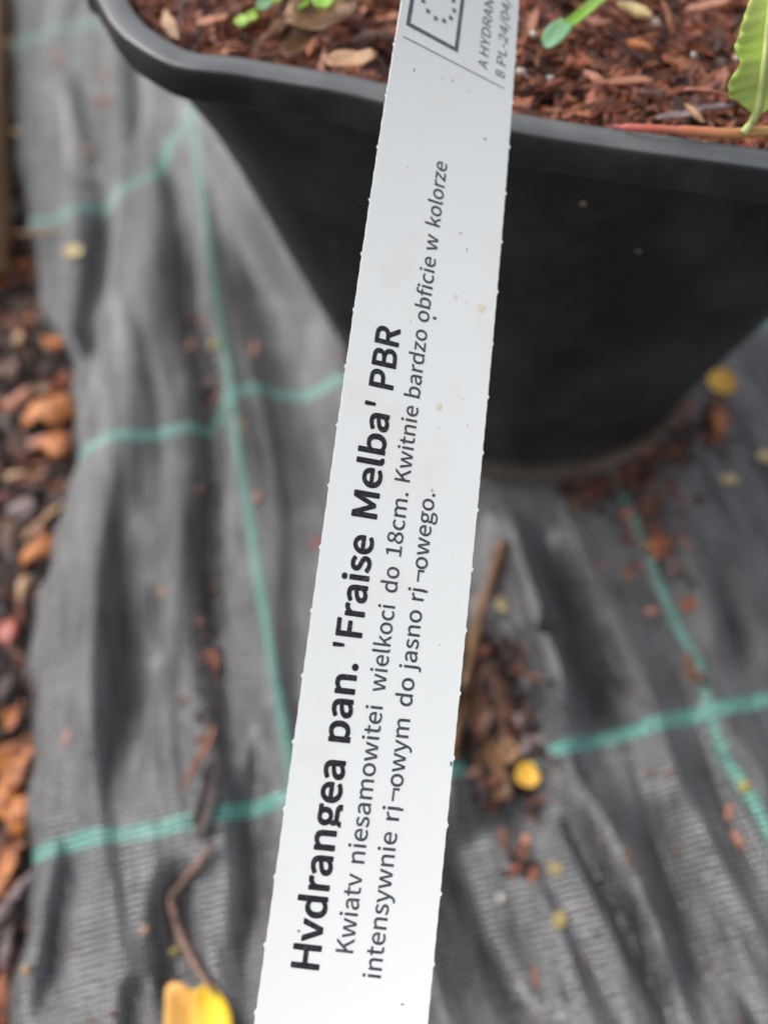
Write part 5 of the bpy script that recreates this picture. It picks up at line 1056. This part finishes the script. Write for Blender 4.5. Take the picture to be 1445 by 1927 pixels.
 (B, 1370, 1535, 20, 36, -.3, 'salmon', 'salmon chip left of the lower right teal line', ON, None),
 (B, 1386, 1580, 18, 36, .3, 'salmon', 'second salmon chip, just below its twin by the teal line', ON, None),
 ('grit', 1400, 1481, 26, 18, .3, 'olive', 'olive yellow scrap on the lower right teal line', ON, None),
 (B, 1186, 1625, 16, 34, 0, 'brown', 'faint brown chip in the middle of the right sheet', ON, None),
 (B, 1260, 1455, 18, 16, 0, 'brown', 'brown crumb below the lower right teal crossing', ON, None),
 (B, 1225, 1450, 24, 16, 0, 'brown', 'dull brown crumb on the crease under the teal line', ON, None),
 (B, 1110, 1635, 16, 14, 0, 'rust', 'rusty crumb beside the dark crease', ON, None),
 (B, 1275, 1600, 14, 18, 0, 'brown', 'brown speck in the dark right hollow', ON, None),
 # in the pot
 ('splinter', 1192, 22, 86, 22, -1.0, 'cream', 'pale cream wood splinter in the mulch behind the seedling', POTG, 173),
 ('splinter', 520, 55, 95, 24, 1.1, 'tan', 'long tan splinter standing in the mulch near the seedlings', POTG, 171),
 ('splinter', 322, 52, 90, 22, -1.15, 'tan', 'tan splinter leaning on the left corner of the rim', POTG, 170),
 ('splinter', 402, 42, 66, 20, .62, 'salmon', 'salmon splinter left of the lobed seedling', POTG, 171),
 (B, 548, 22, 36, 90, -.3, 'tan', 'big tan brown chip under the round leaved seedling', POTG, 166),
 ('leaf_scrap', 612, 48, 150, 105, .5, 'deadleaf', 'large crumpled brown dead leaf at the top edge left of the label', POTG, 170, None, 1.5),
 ('leaf_scrap', 560, 95, 90, 36, .7, 'deadleaf', 'narrow brown dead leaf below the large crumpled one', POTG, 168),
 ('leaf_scrap', 655, 122, 110, 40, -.35, 'tan', 'curled tan dead leaf at the rim left of the label', POTG, 170),
 (B, 690, 70, 60, 60, .5, 'brown', 'broad brown chip half hidden behind the label', POTG, 168),
 ('splinter', 430, 88, 60, 18, -.3, 'rust', 'rust splinter lying at the rim below the lobed seedling', POTG, 170),
 ('splinter', 1180, 155, 100, 15, .2, 'salmon', 'salmon splinter lying level in the middle of the right mulch', POTG, 173),
 ('splinter', 1330, 175, 90, 14, -.05, 'salmon', 'salmon splinter left of the serrated leaf', POTG, 174),
 ('splinter', 1100, 205, 90, 26, .25, 'rust', 'broad rust splinter near the rim right of the label', POTG, 173),
 ('splinter', 1118, 150, 54, 18, -.9, 'salmon', 'short upright salmon splinter over the broad rust one', POTG, 173),
 (B, 1270, 222, 80, 26, .05, 'mauve', 'flat mauve chip above the red shoot', POTG, 171),
 (B, 1340, 205, 50, 34, .1, 'mauve', 'greyish chip left of the leaf stalk', POTG, 171),
 ('splinter', 1330, 15, 100, 24, .35, 'salmon', 'long salmon splinter at the top right of the mulch', POTG, 172),
 ('splinter', 1030, 96, 76, 12, .05, 'rust', 'thin rust splinter under the bluish seed leaf', POTG, 173),
 ('splinter', 1305, 215, 60, 10, -1.1, 'tan', 'bent tan splinter standing above the red shoot', POTG, 174),
 ('splinter', 1200, 90, 48, 22, -.6, 'orange', 'short orange splinter in the right mulch', POTG, 173),
 ('grit', 1232, 44, 16, 16, 0, 'white', 'white perlite grain right of the cream splinter', POTG, 172.5),
 ('grit', 1306, 104, 14, 12, 0, 'white', 'white perlite grain left of two others', POTG, 174),
 ('grit', 1385, 110, 16, 13, 0, 'white', 'white perlite grain touching the serrated leaf', POTG, 174),
 ('grit', 980, 136, 17, 17, 0, 'white', 'white perlite grain nearest the label edge', POTG, 174),
 ('grit', 1034, 148, 14, 17, 0, 'white', 'white perlite grain below the bluish seed leaf', POTG, 174),
 ('grit', 1004, 64, 14, 16, 0, 'white', 'white perlite grain between the label and the seedling', POTG, 172),
]
for it in ITEMS:
    lay(it[0], it[1], it[2], it[3], it[4], it[5], it[6], it[7], it[8], it[9], it[10] if len(it) > 10 else None, it[11] if len(it) > 11 else 0.0)

# crumbs of bark filling the gutter between the larger chips
def build_litter():
    rr = random.Random(21); V, Fc, T, U = [], [], [], []
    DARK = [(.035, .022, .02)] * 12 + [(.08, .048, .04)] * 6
    for k in range(1700):
        y = rr.uniform(-60, 330); x = edge_x(y) + 5 - abs(rr.gauss(0, 30))
        ln = rr.uniform(3, 12); wd = ln * rr.uniform(.2, .6)
        t = rr.choice(TINTS + DARK); f = rr.uniform(.6, 1.0)
        sliver(V, Fc, T, U, Vector((x, y, -13.5 + rr.uniform(-1, 2.5))), rr.uniform(0, 3.14), rr.gauss(0, .35), ln, wd, rr.uniform(.6, 1.8), tuple(c * f for c in t), rr, rr.uniform(-.4, .4))
    o = shred_object('bark_litter', V, Fc, T, U, (-140, 150, -14))
    tag(o, 'dark crumbled bark litter filling the gutter beside the fabric edge', 'bark litter', kind='stuff')
    V, Fc, T, U = [], [], [], []
    def crumb(px, py, lmin, lmax, dark, zz=0.6, dim=1.0):
        p = at(px, py); z = fh(p.x, p.y)
        if z < -12 or in_pot_foot(p.x, p.y): return
        ln = rr.uniform(lmin, lmax); wd = ln * rr.uniform(.2, .55)
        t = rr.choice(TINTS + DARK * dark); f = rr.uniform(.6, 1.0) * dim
        sliver(V, Fc, T, U, Vector((p.x, p.y, z + rr.uniform(.2, zz))), rr.uniform(0, 3.14), rr.gauss(0, .3), ln, wd, rr.uniform(.3, 1.0), tuple(c * f for c in t), rr, rr.uniform(-.4, .4))
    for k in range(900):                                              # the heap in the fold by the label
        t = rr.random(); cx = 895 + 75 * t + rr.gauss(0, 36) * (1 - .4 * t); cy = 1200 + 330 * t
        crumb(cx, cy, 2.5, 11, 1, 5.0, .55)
    for k in range(90):
        t = rr.random(); crumb(965 + 25 * t + rr.gauss(0, 16), 1520 + 130 * t, 1.5, 6, 1)
    for k in range(330):                                              # shed along the foot of the pot
        t = rr.random(); cx, cy = 1060 + 290 * t, 915 - 20 * t - 150 * t * t
        s = abs(rr.gauss(0, 28)); crumb(cx + s * .6 * t + rr.gauss(0, 8), cy + s, 2, 7, 1, 1.2)
    for k in range(90): crumb(1235 + rr.gauss(0, 34), 985 + rr.gauss(0, 60), 1.5, 7, 0)
    for k in range(110): crumb(393 + rr.gauss(0, 16), rr.uniform(600, 1400), 1.0, 4.5, 1)
    for k in range(260): crumb(rr.uniform(60, 1445), rr.uniform(60, 1927), .5, 2.0, 0)
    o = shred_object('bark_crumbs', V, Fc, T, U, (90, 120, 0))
    tag(o, 'loose brown bark crumbs scattered over the ground fabric', 'bark crumbs', kind='stuff')
def in_pot_foot(x, y): return math.hypot(x - POT_C[0], y - POT_C[1]) < 78.5
build_litter()

# jointed dry twig and the yellow leaf at its end
def on_fab(px, py, lift):
    zz = 0
    for _ in range(4):
        p = at(px, py, zz); zz = fh(p.x, p.y) + lift
    return at(px, py, zz)
tp = [on_fab(398, 1590, 2.6), on_fab(372, 1628, 2.4), on_fab(345, 1662, 2.2), on_fab(322, 1690, 2.2), on_fab(326, 1712, 2.4), on_fab(338, 1752, 2.6), on_fab(360, 1800, 2.4), on_fab(388, 1845, 2.0), on_fab(415, 1885, 1.6)]
tr = [.9, 1.3, 1.2, .8, 1.2, 1.6, 1.3, .9, .6]
pc = catmull(tp, 5); rc = list(np.interp(np.linspace(0, 8, len(pc)), range(9), tr))
V, Fc = tube(pc, rc, 9, .28, 5)
tag(mesh_obj('dry_twig', V, Fc, M['twig'], loc=tp[4]), 'jointed brown dry twig ending at the bright yellow leaf', 'twig')

def yellow_leaf():
    m = bpy.data.materials.new('bright_yellow_leaf'); m.use_nodes = True
    n = m.node_tree.nodes; L = m.node_tree.links; b = n['Principled BSDF']
    tc = n.new('ShaderNodeTexCoord'); t = n.new('ShaderNodeTexNoise'); t.inputs['Scale'].default_value = 90; L.new(tc.outputs['Object'], t.inputs['Vector'])
    sp = n.new('ShaderNodeSeparateXYZ'); L.new(tc.outputs['Object'], sp.inputs[0])
    a = n.new('ShaderNodeMath'); a.operation = 'MULTIPLY_ADD'; L.new(t.outputs['Fac'], a.inputs[0]); a.inputs[1].default_value = .008; L.new(sp.outputs['X'], a.inputs[2])
    r = n.new('ShaderNodeMapRange'); L.new(a.outputs[0], r.inputs['Value']); r.inputs['From Min'].default_value = .000; r.inputs['From Max'].default_value = .007
    mx = n.new('ShaderNodeMix'); mx.data_type = 'RGBA'; L.new(r.outputs[0], mx.inputs['Factor'])
    mx.inputs['A'].default_value = (.78, .40, .09, 1); mx.inputs['B'].default_value = (.90, .58, .01, 1)
    L.new(mx.outputs['Result'], b.inputs['Base Color']); b.inputs['Roughness'].default_value = .45
    c = on_fab(372, 1930, 2.5)
    s = depth(372, 1930, 3) / F_PX
    out_px = [(318, 1853), (345, 1850), (362, 1862), (378, 1858), (392, 1848), (412, 1866), (432, 1895), (440, 1935), (436, 1985), (410, 2020), (370, 2025), (330, 2005), (312, 1960), (314, 1900)]
    pts = [at(x, y, c.z) for x, y in catmull([(a_, b_) for a_, b_ in out_px], 3, True)]
    V = [c]; Fc = []; n_ = len(pts); nr = 5
    for k in range(1, nr + 1):
        for j, p in enumerate(pts):
            f = k / nr; d = p - c
            q = c + d * f
            V.append(Vector((q.x, q.y, c.z + 2.2 * f * f * (.55 + .45 * math.sin(j * .35)) - .6 * math.exp(-((d.x * f + 2.5) / 1.6) ** 2))))
    for j in range(n_): Fc.append((0, 1 + j, 1 + (j + 1) % n_))
    for k in range(nr - 1):
        for j in range(n_):
            a_ = 1 + k * n_ + j; b_ = 1 + k * n_ + (j + 1) % n_
            Fc.append((a_, a_ + n_, b_ + n_, b_))
    o = mesh_obj('fallen_leaf', V, Fc, m, loc=c); add_solid(o, .4)
    tag(o, 'bright yellow fallen leaf with an orange half at the bottom edge', 'leaf')
yellow_leaf()

# brown stalk along the label edge, tan cord and the wooden board at the far left
sp_ = [on_fab(948, 1018, 6), on_fab(930, 1070, 6), on_fab(908, 1140, 6), on_fab(886, 1230, 5), on_fab(868, 1330, 4), on_fab(850, 1420, 3)]
V, Fc = tube(catmull(sp_, 5), [1.2] + [2.4] * 20 + [2.0] * 5, 9, .2, 6)
M['stalk'] = material('brown_stalk', (.20, .105, .045), (.12, .06, .03), .5, 120, .5)
tag(mesh_obj('dry_stalk', V, Fc, M['stalk'], loc=sp_[2]), 'brown dry stalk lying in the fold along the right edge of the label', 'stalk')
sp_ = [at(-60, 446, -6), at(0, 442, -3), at(40, 438, 1), at(75, 440, 1.5), at(110, 432, 1.5)]
V, Fc = tube(catmull(sp_, 5), .9, 7, .05, 7)
tag(mesh_obj('cord', V, Fc, M['tan'], loc=sp_[1]), 'thin tan cord crossing from the wooden board onto the fabric', 'cord')
def board():
    a = at(-3, 445, 6); b_ = at(0, -80, 6)
    d = (b_ - a).normalized(); s = Vector((-d.y, d.x, 0))
    if s.x > 0: s = -s
    bm = bmesh.new(); bmesh.ops.create_cube(bm, size=1)
    V = []
    ln = (b_ - a).length; mid = (a + b_) / 2
    for v in bm.verts:
        V.append(mid + d * (v.co.x * ln * 1.3 + ln * .12) + s * (v.co.y * 28 + 14) + Vector((0, 0, v.co.z * 22 - 5)))
    Fc = [tuple(v.index for v in f.verts) for f in bm.faces]; bm.free()
    m = material('weathered_board', (.36, .21, .11), (.22, .12, .06), .65, 60, .5, stretch=(1, .15, 1))
    o = mesh_obj('wooden_board', V, Fc, m, smooth=False, loc=mid)
    bv = o.modifiers.new('edge', 'BEVEL'); bv.width = .0012; bv.segments = 2
    tag(o, 'brown wooden edging board at the far left of the fabric', 'board')
board()
